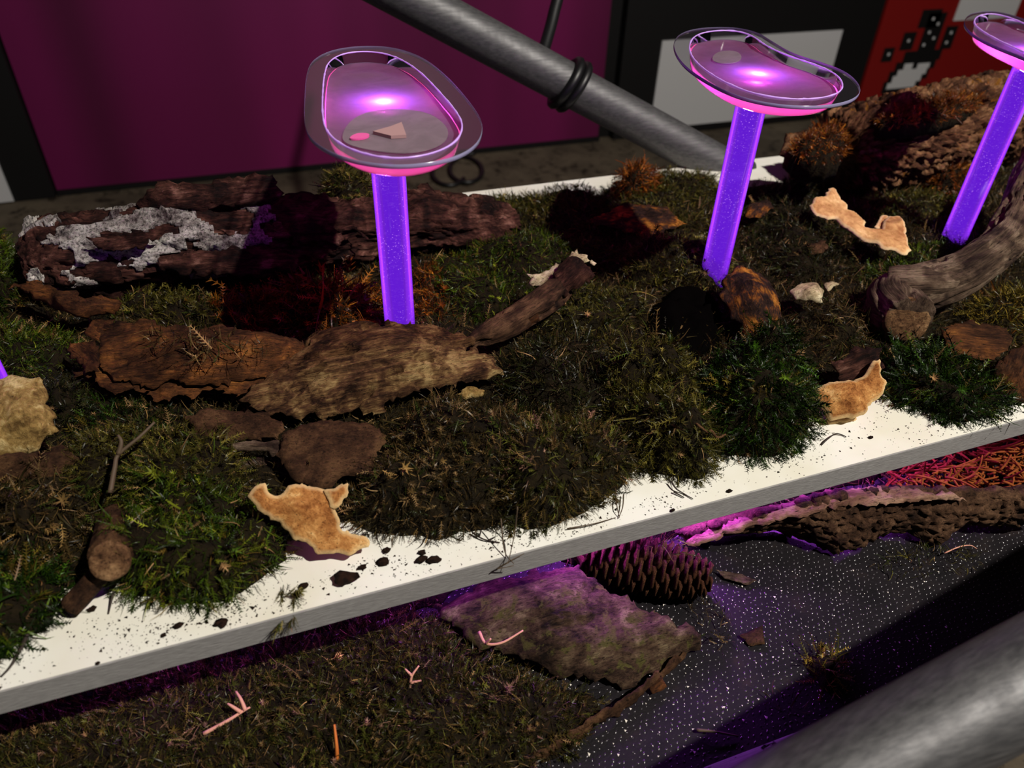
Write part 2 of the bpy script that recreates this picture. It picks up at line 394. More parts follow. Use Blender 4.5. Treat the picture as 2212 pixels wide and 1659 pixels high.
k.l(k.ramp(f, [(.3, lin((70, 70, 72))), (.7, lin((102, 101, 102)))]), k.b.inputs['Base Color']); k.b.inputs['Metallic'].default_value = .55
k.l(k.ramp(f2, [(.3, (.48, .48, .48)), (.7, (.62, .62, .62))]), k.b.inputs['Roughness']); k.l(k.bump(f, .08, .001), k.b.inputs['Normal']); M['aluminium'] = k.m
k = N('scuffed_aluminium'); f = k.noise(k.coords('obj', (.35, 1, 1)), 130, 6, .65); f2 = k.noise(k.coords('obj', (.03, 1, 1)), 700, 3)
c = k.ramp(f2, [(.3, lin((150, 150, 156))), (.7, lin((216, 216, 222)))]); c = k.mix(k.ramp(f, [(.57, (0, 0, 0)), (.6, (1, 1, 1))]), c, lin((14, 13, 14)))
k.l(c, k.b.inputs['Base Color']); k.b.inputs['Metallic'].default_value = .55; k.b.inputs['Roughness'].default_value = .4; M['scuffed'] = k.m
M['black'] = plain('black_frame', (9, 8, 9), .6, 0, .3)
M['cable'] = plain('black_cable', (12, 12, 14), .45)
k = N('purple_panel'); f = k.noise(k.coords('obj', (1, 1, .12)), 2.2, 2, .5); k.l(k.ramp(f, [(.35, lin((72, 10, 48))), (.65, lin((112, 18, 78)))]), k.b.inputs['Base Color']); k.b.inputs['Roughness'].default_value = .4; M['purple_panel'] = k.m
M['red_panel'] = plain('red_panel', (116, 9, 7), .5)
k = N('white_panel'); f = k.n('ShaderNodeTexWave', wave_type='BANDS', bands_direction='Z'); f.inputs['Scale'].default_value = 60; k.l(k.coords('obj'), f.inputs[0])
k.l(k.ramp(f.outputs['Fac'], [(.2, lin((176, 176, 178))), (.8, lin((196, 196, 198)))]), k.b.inputs['Base Color']); k.b.inputs['Roughness'].default_value = .5; M['white_panel'] = k.m
M['floor'] = wood('floor_brown', [(.3, (70, 62, 52)), (.7, (96, 86, 72))], 6, 1, attr='obj', bump=.1)

M['hollow_shade'] = plain('black_hollow_shade', (5, 4, 4), 1.0, 0, 0)  # near-black colour painting the shade of the moss hollow
M['lichen'] = plain('orange_lichen', (132, 68, 24), .8, 0, .2)
# lit acrylic
def mixsh(k, fac, a, b):
    x = k.n('ShaderNodeMixShader')
    if hasattr(fac, 'is_output'): k.l(fac, x.inputs[0])
    else: x.inputs[0].default_value = fac
    k.l(a, x.inputs[1]); k.l(b, x.inputs[2]); return x.outputs[0]
k = N('lit_acrylic'); co = k.coords('g', (1, 1, 1))
vor = k.n('ShaderNodeTexVoronoi'); vor.inputs['Scale'].default_value = 420; k.l(co, vor.inputs['Vector'])
sp = k.ramp(vor.outputs['Distance'], [(.10, (1, 1, 1)), (.28, (0, 0, 0))])
msk = k.ramp(k.noise(co, 60, 3), [(.42, (0, 0, 0)), (.6, (1, 1, 1))])
scr = k.ramp(k.noise(k.coords('g', (14, 1, 1)), 110, 4, .7), [(.60, (0, 0, 0)), (.72, (.5, .5, .5))])
spk = k.mix(1.0, k.mix(1.0, sp, msk, 'MULTIPLY'), scr, 'ADD')
col = k.mix(spk, (.115, .010, .56, 1), (.66, .24, 1.0, 1))
em = k.n('ShaderNodeEmission'); k.l(col, em.inputs[0]); em.inputs[1].default_value = 1.05
tp = k.n('ShaderNodeBsdfTransparent'); tp.inputs[0].default_value = (.75, .6, 1, 1)
gl = k.n('ShaderNodeBsdfGlossy'); gl.inputs['Roughness'].default_value = .06
fr = k.n('ShaderNodeFresnel'); fr.inputs[0].default_value = 1.45
k.l(mixsh(k, fr.outputs[0], mixsh(k, .46, tp.outputs[0], em.outputs[0]), gl.outputs[0]), k.out.inputs[0])
ve = k.n('ShaderNodeEmission'); ve.inputs[0].default_value = (.42, .06, 1, 1); ve.inputs[1].default_value = 60; k.l(ve.outputs[0], k.out.inputs['Volume'])
M['lit_acrylic'] = k.m
def clear(name, tint, rough=.04, haze=0, hazecol=(1, 1, 1, 1)):
    k = N(name); tp = k.n('ShaderNodeBsdfTransparent'); tp.inputs[0].default_value = tint
    gl = k.n('ShaderNodeBsdfGlossy'); gl.inputs['Roughness'].default_value = rough
    fr = k.n('ShaderNodeFresnel'); fr.inputs[0].default_value = 1.4
    df = k.n('ShaderNodeBsdfDiffuse'); df.inputs[0].default_value = hazecol
    tl = k.n('ShaderNodeBsdfTranslucent'); tl.inputs[0].default_value = hazecol
    k.l(mixsh(k, fr.outputs[0], mixsh(k, haze, tp.outputs[0], mixsh(k, .5, df.outputs[0], tl.outputs[0])), gl.outputs[0]), k.out.inputs[0]); return k.m
M['clear'] = clear('clear_plastic', (.95, .93, .98, 1), .05, .03, (.75, .7, .85, 1))
M['clear_edge'] = clear('clear_plastic_edge', (.8, .8, .95, 1), .15, .7, (.56, .54, .82, 1))
k = N('lit_edge'); k.b.inputs['Base Color'].default_value = (.5, .35, .7, 1); k.b.inputs['Emission Color'].default_value = (.55, .16, .85, 1); k.b.inputs['Emission Strength'].default_value = .36; k.b.inputs['Roughness'].default_value = .25; M['lit_edge'] = k.m
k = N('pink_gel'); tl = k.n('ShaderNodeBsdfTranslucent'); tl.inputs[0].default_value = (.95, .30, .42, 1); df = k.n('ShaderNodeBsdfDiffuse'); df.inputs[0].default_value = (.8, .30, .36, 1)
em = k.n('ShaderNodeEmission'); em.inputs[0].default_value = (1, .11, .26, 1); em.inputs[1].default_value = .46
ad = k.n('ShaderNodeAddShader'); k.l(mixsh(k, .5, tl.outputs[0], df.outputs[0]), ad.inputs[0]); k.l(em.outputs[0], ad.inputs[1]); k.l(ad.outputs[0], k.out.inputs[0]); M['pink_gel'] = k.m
def film(name, c, haze):
    k = N(name); f = k.noise(k.coords('obj'), 45, 5, .6, 1)
    col = k.ramp(f, [(.3, tuple(x * .75 for x in c[:3])), (.7, c)])
    tl = k.n('ShaderNodeBsdfTranslucent'); k.l(col, tl.inputs[0]); k.l(col, k.b.inputs['Base Color']); k.b.inputs['Roughness'].default_value = .18
    tp = k.n('ShaderNodeBsdfTransparent'); tp.inputs[0].default_value = (.9, .7, .85, 1)
    k.l(mixsh(k, haze, tp.outputs[0], mixsh(k, .55, tl.outputs[0], k.b.outputs[0])), k.out.inputs[0]); k.l(k.bump(f, .3, .0015), k.b.inputs['Normal']); return k.m
M['film'] = film('gel_surface', (.14, .115, .19), .94)
M['mycelium'] = film('mycelium_patch', (.50, .43, .47), .62)
M['tissue'] = plain('mushroom_tissue', (176, 138, 140), .6)
M['pink_drop'] = plain('pink_drop', (240, 90, 170), .2)
k = N('led'); k.b.inputs['Emission Color'].default_value = (.45, .08, 1, 1); k.b.inputs['Emission Strength'].default_value = 12; M['led'] = k.m
M['puck'] = plain('led_housing', (30, 30, 32), .5)
M['cone_scale'] = wood('cone_scale', [(.3, (52, 28, 18)), (.6, (104, 64, 42)), (.85, (158, 112, 80))], 90, .5, attr='obj')
M['soil'] = M['moss_base']
M['plywood'] = wood('plywood', [(.3, (110, 84, 56)), (.7, (150, 118, 80))], 30, .1, attr='obj')
# ------------------------------------------------------------------ the room
FLOOR, WALLY, DECK = -.62, 2.52, -.10
box('floor', (-4, -2, FLOOR - .05), (6, WALLY + .3, FLOOR), M['floor'], kind='structure')
box('wall_back', (-4, WALLY + .02, FLOOR), (6, WALLY + .12, 2.2), M['black'], kind='structure')
def wx(px, py): return PY(px, py, WALLY)[0]
def wz(px, py): return PY(px, py, WALLY)[2]
zb = wz(660, 362)
pp = empty('wall_panel', (wx(700, 200), WALLY, zb))
box('panel_sheet', (wx(122, 405), WALLY - .005, zb + .01), (wx(1300, 200), WALLY + .018, 2.0), M['purple_panel'], pp)
box('bottom_rail', (wx(122, 405), WALLY - .02, FLOOR + .002), (wx(1300, 200), WALLY + .018, zb + .01), M['black'], pp)
tag(pp, 'tall dark purple wall panel behind the stadium-shaped dish', 'wall panel', 'wall panels')
pr = empty('wall_panel', (wx(1600, 200), WALLY, FLOOR))
box('frame', (wx(1330, 200), WALLY - .02, FLOOR + .002), (wx(1845, 200), WALLY + .018, 2.0), M['black'], pr)
zt = wz(1600, 74)
box('white_sheet', (wx(1402, 240), WALLY - .026, wz(1570, 257)), (wx(1790, 140), WALLY - .019, zt), M['white_panel'], pr)
tag(pr, 'black panel with a grey-white rectangle behind the kidney-shaped dish', 'wall panel', 'wall panels')
pl = empty('wall_panel', (wx(0, 300), WALLY, FLOOR))
xl = wx(34, 424); zl = wz(30, 425)
box('frame', (xl - 1.5, WALLY - .03, FLOOR + .002), (wx(118, 405), WALLY + .018, 2.0), M['black'], pl)
box('white_sheet', (xl - 1.2, WALLY - .036, zl), (xl, WALLY - .029, wz(0, 330) + .02), M['white_panel'], pl)
tag(pl, 'black panel with a white rectangle at the left edge', 'wall panel', 'wall panels')
rp = empty('wall_panel', (wx(2050, 100), WALLY, FLOOR))
xr0 = wx(1852, 200)
box('red_sheet', (xr0, WALLY - .015, wz(2000, 215)), (xr0 + 2.4, WALLY + .018, 2.0), M['red_panel'], rp)
box('bottom_rail', (xr0, WALLY - .02, FLOOR + .002), (xr0 + 2.4, WALLY + .018, wz(2000, 215)), M['black'], rp)
tag(rp, 'red panel with black and white pixel blocks above the bark log', 'wall panel', 'wall panels')
cell = .034; px0, pz0 = wx(1850, 235), wz(1985, 185)
def pix(cx0, cz0, cx1, cz1, mat, lift=0, nm='pixel_block'):
    box(nm, (px0 + cx0 * cell, WALLY - .017 - lift, pz0 + cz0 * cell), (px0 + cx1 * cell, WALLY - .0145, pz0 + cz1 * cell), mat, rp)
for a, b, c_, d in ((2.6, -.4, 8.4, 1.0), (3.0, 1, 9.2, 2.2), (3.6, 2.2, 9.8, 3.2), (4.4, 3.2, 10.2, 4.4), (6.2, 4.4, 8.9, 8.6), (1.0, 3.4, 2.6, 5), (3.3, 4.6, 5.2, 6.6), (9.6, 4.4, 11.4, 7), (5.0, 7, 8, 9)):
    pix(a, b, c_, d, M['black'])
for a, b, c_, d in ((3.2, .1, 7.6, .8), (3.7, .8, 8.2, 1.6), (4.2, 1.6, 8.7, 2.3), (4.9, 2.3, 6.2, 3.0), (7.0, 2.3, 8.9, 2.9)):
    pix(a, b, c_, d, M['white_panel'], .001)
for a, b in ((1.7, 4.1), (4.1, 5.5), (6.7, 4.9), (7.9, 5.6), (6.9, 6.3), (7.8, 7.2), (6.8, 7.8), (10.2, 5.0), (10.4, 6.1)):
    pix(a, b, a + .32, b + .32, M['white_panel'], .001)
pix(10.2, 7.6, 20, 14, M['white_panel'], .001)

def bez_cable(name, pts, r, label, cat='cable', n=None):
    return tag(tube(name, pts, r, M['cable'], n=n), label, cat)
fl = FLOOR + .008
loop = [P(960 + 44 * math.cos(t) + 6 * t, 372 + 30 * math.sin(t) - t, fl) for t in np.linspace(0.5, 11, 26)]
bez_cable('floor_cable', loop, .0075, 'black cable coiled on the brown floor behind the board', n=90)

# background truss tube with tie and cable
a0, a1 = PD(870, -10, .85), PD(1465, 310, .97); dv = a1 - a0
bt = empty('truss_tube', tuple(a0 - dv * .5))
tube('tube', [a0 - dv * .6, a0, a1, a1 + dv * .28], .0252, M['aluminium'], bt, 40, 24)
tag(bt, 'aluminium truss tube slanting down behind the white board', 'tube', 'truss tubes')
mid = a0 + dv * .56; td, tn, tb = frames(np.array([a0, a1])); n0, b0 = tn[0], tb[0]
zt_ = empty('cable_tie', tuple(mid))
ring = [mid + (n0 * math.cos(t) + b0 * math.sin(t)) * 0.029 + td[0] * .004 * math.sin(t) for t in np.linspace(0, 2 * math.pi, 25)]
tube('loop', ring, .006, M['cable'], zt_, 8, 48)
ring2 = [p + td[0] * .011 for p in ring]; tube('loop', ring2, .0055, M['cable'], zt_, 8, 48)
tag(zt_, 'black cord tied around the slanting truss tube', 'cord')
bez_cable('hanging_cable', [PD(1300, -900, .93), PD(1240, -400, .93), PD(1212, -60, .93), PD(1196, 30, .925), PD(1180, 90, .915), PD(1168, 128, .905)], .0075, 'black cable hanging down to the cord on the truss tube')

# stage deck with scuffed rail
dk = empty('stage_deck', (.3, .5, DECK - .06))
box('deck_panel', (-.9, .160, DECK - .05), (1.7, .86, DECK), M['deck_black'], dk)
box('edge_rail', (-.9, .132, DECK - .06), (1.7, .160, DECK + .0015), M['scuffed'], dk, .0015)
for x in (-.8, 1.6):
    for y in (.2, .8): box('leg', (x - .03, y - .03, FLOOR), (x + .03, y + .03, DECK - .05), M['aluminium'], dk)
gx, gy = np.meshgrid(np.arange(.05, .75, .0047), np.arange(.163, .34, .0040)); gx = gx + (np.arange(gx.shape[0])[:, None] % 2) * .00235
st = np.stack([gx.ravel(), gy.ravel()], 1); st = st + rng.normal(0, .0006, st.shape); ns = len(st)
pyr = np.array([[-1.3, 0, 0], [0, -.6, 0], [1.3, 0, 0], [0, .6, 0], [-.4, 0, .55], [.4, 0, .55]]) * .0011
pf = np.array([[0, 1, 4], [1, 5, 4], [1, 2, 5], [2, 3, 5], [3, 4, 5], [3, 0, 4]])
rot = rng.normal(0.5, .6, ns); sc = rng.uniform(.5, 1.25, ns)
vx = pyr[None] * sc[:, None, None]; vr = np.stack([vx[..., 0] * np.cos(rot)[:, None] - vx[..., 1] * np.sin(rot)[:, None], vx[..., 0] * np.sin(rot)[:, None] + vx[..., 1] * np.cos(rot)[:, None], vx[..., 2]], -1)
vr[..., 0] += st[:, 0, None] - .3; vr[..., 1] += st[:, 1, None] - .5; vr[..., 2] += .06
mesh_obj('grip_studs', vr.reshape(-1, 3), (pf[None] + 6 * np.arange(ns)[:, None, None]).reshape(-1, 3), M['deck_stud'], dk, smooth=False, kind='stuff')
tag(dk, 'black studded stage deck with a scuffed aluminium rail', 'stage deck')

f0, f1 = PD(1858, 1659, .352), PD(2212, 1466, .362); dv = f1 - f0
ft = empty('truss_tube', tuple(f0 - dv * 4))
tube('tube', [f0 - dv * 4, f0, f1, f1 + dv * 6], .0252, M['aluminium'], ft, 48, 24)
tag(ft, 'thick aluminium truss tube in the near right corner with violet glare', 'tube', 'truss tubes')

# the white board
bd = empty('display_board', (.4, .545, -.018))
BX0, BX1, BY0, BY1 = -.75, 1.75, .2772, .813
box('board_panel', (BX0, BY0 + .0012, -.018), (BX1, BY1, 0), M['white_board'], bd)
box('edge_band', (BX0, BY0, -.018), (BX1, BY0 + .0012, -.0002), M['board_edge'], bd)
tag(bd, 'long white board with grey front edge carrying the moss', 'board')
for x in (-.62, .95, 1.6):
    for y in (.40, .70): box('support_block', (x - .04, y - .03, DECK), (x + .04, y + .03, -.018), M['plywood'], bd, .002)
# ------------------------------------------------------------------ acrylic mushrooms
ZF, ZBOT, ZGEL = .2105, .1955, .2030
def arc_resample(poly, n, start_dir):
    c = poly.mean(0); k0 = np.argmax((poly - c) @ start_dir / np.linalg.norm(poly - c, axis=1)); poly = np.roll(poly, -k0, 0)
    q = np.vstack([poly, poly[:1]]); L = np.concatenate([[0], np.cumsum(np.linalg.norm(np.diff(q, axis=0), axis=1))])
    t = np.linspace(0, L[-1], n, endpoint=False); return np.stack([np.interp(t, L, q[:, 0]), np.interp(t, L, q[:, 1])], 1)
def ring_faces(i0, i1, n):
    j = np.arange(n); j2 = (j + 1) % n
    return np.vstack([np.stack([i0 + j, i0 + j2, i1 + j2], 1), np.stack([i0 + j, i1 + j2, i1 + j], 1)])
def loft(name, rings, mat, parent, closed_end=None, o0=None, g=None):
    n = len(rings[0]); v = np.vstack(rings); f = np.vstack([ring_faces(k * n, (k + 1) * n, n) for k in range(len(rings) - 1)])
    if closed_end is not None:
        c = len(v); v = np.vstack([v, rings[closed_end].mean(0)]); b = (len(rings) - 1) * n if closed_end == -1 else 0; j = np.arange(n)
        f = np.vstack([f, np.stack([b + j, b + (j + 1) % n, np.full(n, c)], 1)])
    return mesh_obj(name, v - o0, f, mat, parent, g=v - o0)
def mushroom(x, y, outer, inner, label, n=128):
    t = empty('acrylic_mushroom', (x, y, 0)); o0 = np.array([x, y, 0.])
    th = np.linspace(0, 2 * np.pi, 48, endpoint=False); cs = np.stack([np.cos(th), np.sin(th)], 1)
    def circ(r, z): return np.hstack([cs * r + [x, y], np.full((48, 1), z)])
    zs = np.linspace(0.0002, ZBOT - .0004, 14)
    rings = [circ(.0128, z) for z in zs] + [circ(.0100, z) for z in zs[::-1]] + [circ(.0128, zs[0])]
    v = np.vstack(rings); f = np.vstack([ring_faces(k * 48, (k + 1) * 48, 48) for k in range(len(rings) - 1)])
    g = v - o0; g = g[:, [2, 0, 1]]
    mesh_obj('stem', v - o0, f, M['lit_acrylic'], t, g=g)
    def z3(p, z): return np.hstack([p, np.full((len(p), 1), z)])
    sd = np.array([-.3, -1.]); sd /= np.linalg.norm(sd)
    O = arc_resample(smooth_closed(outer, 4), n, sd); I = arc_resample(smooth_closed(inner, 4), n, sd)
    cI = I.mean(0)
    fl_ = loft('flange', [z3(I, ZF), z3(O, ZF), ], M['clear'], t, None, o0)
    cO = O.mean(0); O2 = cO + (O - cO) * 1.004
    fe_ = loft('flange_edge', [z3(O, ZF + .0001), z3(O2, ZF - .0003), z3(O2, ZF - .0022), z3(O, ZF - .0025), z3(O, ZF + .0001)], M['clear_edge'], t, None, o0)
    prof = [(0, 1), (.25, .985), (.5, .97), (.75, .955), (.9, .935), (1, .895)]
    def wring(s, inset=0):
        k = np.interp(s, [p[0] for p in prof], [p[1] for p in prof]); return z3(cI + (I - cI) * (k - inset), ZF + (ZBOT - ZF) * s)
    bw_ = loft('bowl', [wring(s) for s in (0, .25, .5, .75, .85, .9, .95, 1)], M['clear'], t, -1, o0)
    sg = (ZF - ZGEL) / (ZF - ZBOT)
    gl_ = loft('gel', [wring(s, .006) + [0, 0, .0004] for s in np.linspace(sg, 1, 7)], M['pink_gel'], t, -1, o0)
    top = wring(sg, .006); pv, pf = patch(top[:, :2], .006)
    q = np.hstack([pv, np.full((len(pv), 1), ZGEL)]); q[:, 2] += .0006 * fbm(q * 60, 3, int(x * 100)) + .0012 * np.exp(-bdist(pv, top[:, :2]) / .003)
    gs = mesh_obj('gel_surface', q - o0, pf, M['film'], t)
    jit = .00045 + .0007 * np.abs(fbm(z3(I, 0) * 150, 3, 3)); Ic = np.vstack([z3(I, ZF + .0004), z3(I[:1], ZF + .0006)])
    v, f, g = tube_mesh(Ic, np.append(jit, jit[0]), 8, None, False)
    lp_ = mesh_obj('lip', v - o0, f, M['lit_edge'], t)
    fe_.parent = fl_; lp_.parent = bw_; gs.parent = gl_; t['x'] = 0; del t['x']
    lo = lamp('stem_light', 'POINT', (0, 0, ZBOT + .0016), GLOW, (.50, .12, 1.0), .004); lo.parent = t
    tag(t, label, 'acrylic mushroom', 'glowing acrylic mushrooms')
    return t
GLOW = 1.0
def XYp(pts, z=ZF): return np.array([P(a, b, z)[:2] for a, b in pts])
d1 = mushroom(.098, .527,
    XYp([(661, 160), (675, 128), (720, 106), (790, 98), (860, 103), (920, 126), (975, 172), (1025, 232), (1044, 268), (1036, 305), (1000, 333), (940, 350), (855, 358), (770, 348), (705, 325), (665, 295), (656, 255), (658, 205)]),
    XYp([(700, 165), (708, 135), (740, 116), (795, 111), (850, 120), (905, 152), (955, 205), (992, 250), (1001, 278), (985, 310), (935, 334), (865, 345), (795, 337), (735, 314), (703, 283), (696, 245), (697, 200)]),
    'clear stadium-shaped dish of pink gel on a glowing violet stem')
d2 = mushroom(.405, .524,
    XYp([(1452, 95), (1468, 72), (1510, 60), (1580, 58), (1635, 68), (1672, 92), (1715, 117), (1775, 134), (1830, 155), (1860, 185), (1855, 208), (1815, 224), (1750, 230), (1670, 225), (1590, 207), (1520, 172), (1470, 135)]),
    XYp([(1487, 105), (1496, 80), (1530, 68), (1585, 66), (1625, 77), (1652, 99), (1700, 121), (1760, 140), (1806, 160), (1823, 184), (1812, 203), (1770, 214), (1715, 216), (1650, 209), (1585, 189), (1530, 158), (1498, 130)]),
    'clear kidney-shaped dish on a glowing stem in front of the white rectangle')
d3 = mushroom(.712, .527,
    XYp([(2080, 48), (2095, 28), (2140, 22), (2200, 35), (2280, 70), (2360, 110), (2390, 150), (2370, 175), (2310, 165), (2212, 124), (2140, 96), (2095, 70)]),
    XYp([(2102, 48), (2112, 34), (2148, 29), (2200, 45), (2270, 80), (2340, 120), (2360, 145), (2340, 158), (2290, 150), (2212, 113), (2150, 85), (2112, 62)]),
    'clear dish on a glowing stem cut off by the right edge')
ang = np.linspace(0, 2 * np.pi, 20, endpoint=False)
d4 = mushroom(-.206, .527, np.stack([-.215 + .044 * np.cos(ang), .53 + .05 * np.sin(ang)], 1), np.stack([-.215 + .034 * np.cos(ang), .53 + .04 * np.sin(ang)], 1),
    'glowing violet stem whose foot just shows at the left edge')
# what grows in the dishes
def flat_piece(name, pts, z, mat, parent, th=.0012, smooth=2):
    root = parent; parent = [c for c in root.children if c.name.startswith('gel')][0]
    poly = smooth_closed(XYp(pts, z), smooth); n = len(poly); o0 = np.array(root.location)
    v = np.vstack([np.hstack([poly, np.full((n, 1), z)]), np.hstack([poly, np.full((n, 1), z + th)])]); j = np.arange(n); j2 = (j + 1) % n
    f = [list(range(n))[::-1], list(range(n, 2 * n))] + [[a, b, b + n, a + n] for a, b in zip(j, j2)]
    return mesh_obj(name, v - o0, f, mat, parent, smooth=False)
flat_piece('mycelium_patch', [(735, 300), (755, 262), (800, 240), (860, 236), (925, 244), (965, 272), (970, 300), (940, 322), (880, 334), (810, 328), (755, 316)], ZGEL + .0008, M['mycelium'], d1, .0006)
flat_piece('tissue_wedge', [(806, 290), (845, 279), (868, 270), (878, 298), (845, 300)], ZGEL + .0016, M['tissue'], d1, .002, 0)
flat_piece('gel_drop', [(752, 302), (770, 290), (800, 291), (795, 300), (770, 304)], ZGEL + .0016, M['pink_drop'], d1, .001)
flat_piece('mycelium_patch', [(1535, 128), (1550, 112), (1590, 110), (1605, 125), (1590, 138), (1550, 138)], ZGEL + .0008, M['mycelium'], d2, .0006)

# violet lamps fixed to the underside of the board, just behind its front edge
def puck(x, y, power, label, n2=32):
    pk = empty('led_puck', (x, y, -.018))
    th = np.linspace(0, 2 * np.pi, n2, endpoint=False); cc = np.stack([np.cos(th), np.sin(th), 0 * th], 1)
    loft('housing', [cc * [.012, .012, 0] + [0, 0, -.0001], cc * [.012, .012, 0] + [0, 0, -.005], cc * [.010, .010, 0] + [0, 0, -.006]], M['puck'], pk, None, np.zeros(3))
    loft('led', [cc * [.010, .010, 0] + [0, 0, -.0058], cc * [.005, .005, 0] + [0, 0, -.0062]], M['led'], pk, -1, np.zeros(3))
    lo = lamp('puck_light', 'SPOT', (0, 0, -.0105), power * 1.15, (.52, .085, 1.0), .004, (0, 0, -1), 150, .9); lo.parent = pk
    lo = lamp('tube_glare_light', 'POINT', (0, 0, -.0105), power * .32, (.52, .085, 1.0), .004); lo.parent = pk  # extra point light, added to put violet glare on the near truss tube
    tag(pk, label, 'lamp', 'lamps under the board')
puck(-.10, .335, .10, 'violet lamp under the board at the far left')
puck(.06, .335, .16, 'violet lamp under the board above the deck moss mat')
puck(.185, .335, .8, 'violet lamp under the board above the lichen bark slab')
puck(.275, .335, .9, 'violet lamp under the board above the pine cone')
puck(.385, .34, 1.1, 'violet lamp under the board above the plated bark')
puck(.50, .35, .4, 'violet lamp under the board beside the orange lichen')
# ------------------------------------------------------------------ bark, logs, fungi on the board
LAST = []
def log(name, nodes, mat, rel=('grain', 60, .004), nseg=96, step=.0024, parent=None, seed=0):
    p = np.array([P(a, b, z) for a, b, z, r in nodes]); r = np.array([q[3] for q in nodes])
    L = np.linalg.norm(np.diff(p, axis=0), axis=1).sum(); n = int(L / step)
    pp_ = catmull(p, n); rr = catmull(np.stack([r, r, r], 1), n)[:, 0]
    v, f, g = tube_mesh(pp_, rr, nseg, lambda q: rel[2] * relief(q, rel[0], rel[1], seed), True)
    o0 = np.array(parent.location) if parent else np.zeros(3)
    o = mesh_obj(name, v - o0, f, mat, parent, g=g, smooth=False); LAST.append(o)
    return n, v, f, g, pp_
def crust_on(v, g, n, nseg, lo, hi, thr, freq, off, mat, parent, seed=0, ang=None, center=None):
    """patches of crust lying on the surface of a log between two lengths"""
    m0 = n * nseg; idx = np.arange(m0); G = g[:m0]
    Lx = G[:, 0]; mask = fbm(G * freq * [.6, 1, 1], 6, seed) > thr + .8 * np.clip((Lx - hi + .06) / .08, 0, 1)
    mask &= (Lx > lo) & (Lx < hi + .02)
    d = v[:m0] - np.repeat(center, nseg, 0)
    d /= np.linalg.norm(d, axis=1)[:, None]
    if ang is not None: mask &= d @ ang > .05
    i = np.arange(n - 1)[:, None] * nseg; j = np.arange(nseg)[None]; j2 = (j + 1) % nseg
    q = np.stack([(i + j).ravel(), (i + j2).ravel(), (i + nseg + j2).ravel(), (i + nseg + j).ravel()], 1)
    q = q[mask[q].sum(1) >= 3]
    f = np.vstack([q[:, [0, 1, 2]], q[:, [0, 2, 3]]])
    use = np.unique(f); re = np.full(m0, -1); re[use] = np.arange(len(use)); f = re[f]; k = len(use)
    top = v[use] + d[use] * (off * (1 + .9 * fbm(G[use] * 160, 3, seed + 3)))[:, None]; low = v[use] - d[use] * .002
    be = boundary_edges(f)
    sd = np.vstack([np.stack([be[:, 1], be[:, 0], be[:, 0] + k], 1), np.stack([be[:, 1], be[:, 0] + k, be[:, 1] + k], 1)])
    o0 = np.array(parent.location)
    return mesh_obj('white_crust', np.vstack([top, low]) - o0, np.vstack([f, sd]), mat, parent, g=np.vstack([G[use], G[use]]), smooth=False)

VIEW = nrm(np.array([0, -.8, .6]))
# long rotten log behind the first stem
lg = empty('rotten_log', tuple(P(560, 560, 0)))
o, v, f, g, cp = log('log_body', [(62, 575, .040, .020), (140, 560, .042, .036), (300, 545, .042, .040), (560, 520, .040, .040), (800, 505, .034, .034), (1000, 490, .028, .027), (1112, 486, .024, .015)], M['bark_dark'], ('flaky', 55, .012), 150, .002, lg, 3)
Lt = g[:, 0].max()
crust_on(v, g, o, 150, .0, .25, .035, 58, .0022, M['crust'], lg, 5, nrm(np.array([0, -.5, .85])), cp)
slab('bark_ridge', [(290, 452, .085), (325, 410, .104), (345, 398, .108), (450, 388, .108), (602, 384, .106), (609, 425, .09), (560, 448, .08), (430, 462, .082), (340, 470, .08)], .014, M['bark_dark'], ('flaky', 60, .006), .003, .004, seed=5, parent=lg)
slab('bark_ridge', [(880, 445, .06), (885, 395, .072), (930, 388, .072), (955, 420, .06), (1000, 450, .05), (960, 470, .05)], .012, M['bark_dark'], ('flaky', 60, .005), .003, .004, seed=6, parent=lg)
slab('bark_flake', [(150, 580, .05), (215, 560, .058), (300, 555, .056), (330, 600, .036), (250, 620, .032), (160, 615, .036)], .009, M['bark_dark'], ('flaky', 60, .005), .003, .004, seed=8, parent=lg)
slab('bark_flake', [(330, 555, .06), (480, 535, .062), (650, 545, .055), (640, 590, .04), (420, 600, .04), (340, 590, .044)], .008, M['bark_dark'], ('grain', 70, .004), .003, .004, seed=9, parent=lg)
tag(lg, 'long dark rotten log with white crust behind the first stem', 'log')

B = 'bark pieces on the board'
def bark(label, *a, group=B, **k): return tag(slab('bark_slab', *a, **k), label, 'bark', group)
b1 = empty('bark_slab', tuple(P(420, 790, .02)))
slab('top_layer', [(205, 695, .052), (260, 688, .056), (420, 702, .058), (560, 712, .056), (652, 726, .05), (660, 745, .046), (610, 788, .040), (560, 815, .036), (470, 828, .034), (330, 826, .034), (240, 812, .036), (215, 790, .040), (212, 750, .046)], .007, M['bark_orange'], ('flaky', 60, .0045), .0019, .003, [(400, 755, .054), (520, 760, .05)], 11, b1, grain=(215, 760, 650, 740))
slab('under_layer', [(190, 790, .034), (260, 800, .034), (420, 822, .032), (560, 815, .032), (640, 770, .036), (655, 765, .036), (600, 825, .030), (520, 843, .028), (420, 845, .028), (335, 852, .027), (240, 838, .028), (165, 812, .030), (150, 796, .031)], .005, M['bark_orange'], ('grain', 120, .003), .0019, .004, [(420, 835, .03)], 12, b1, grain=(215, 810, 650, 810))
slab('curled_end', [(138, 770, .034), (150, 738, .040), (200, 735, .046), (214, 752, .046), (210, 795, .040), (180, 800, .036), (172, 784, .036)], .004, M['bark_orange'], ('flaky', 60, .0025), .0026, .0035, (), 13, b1)
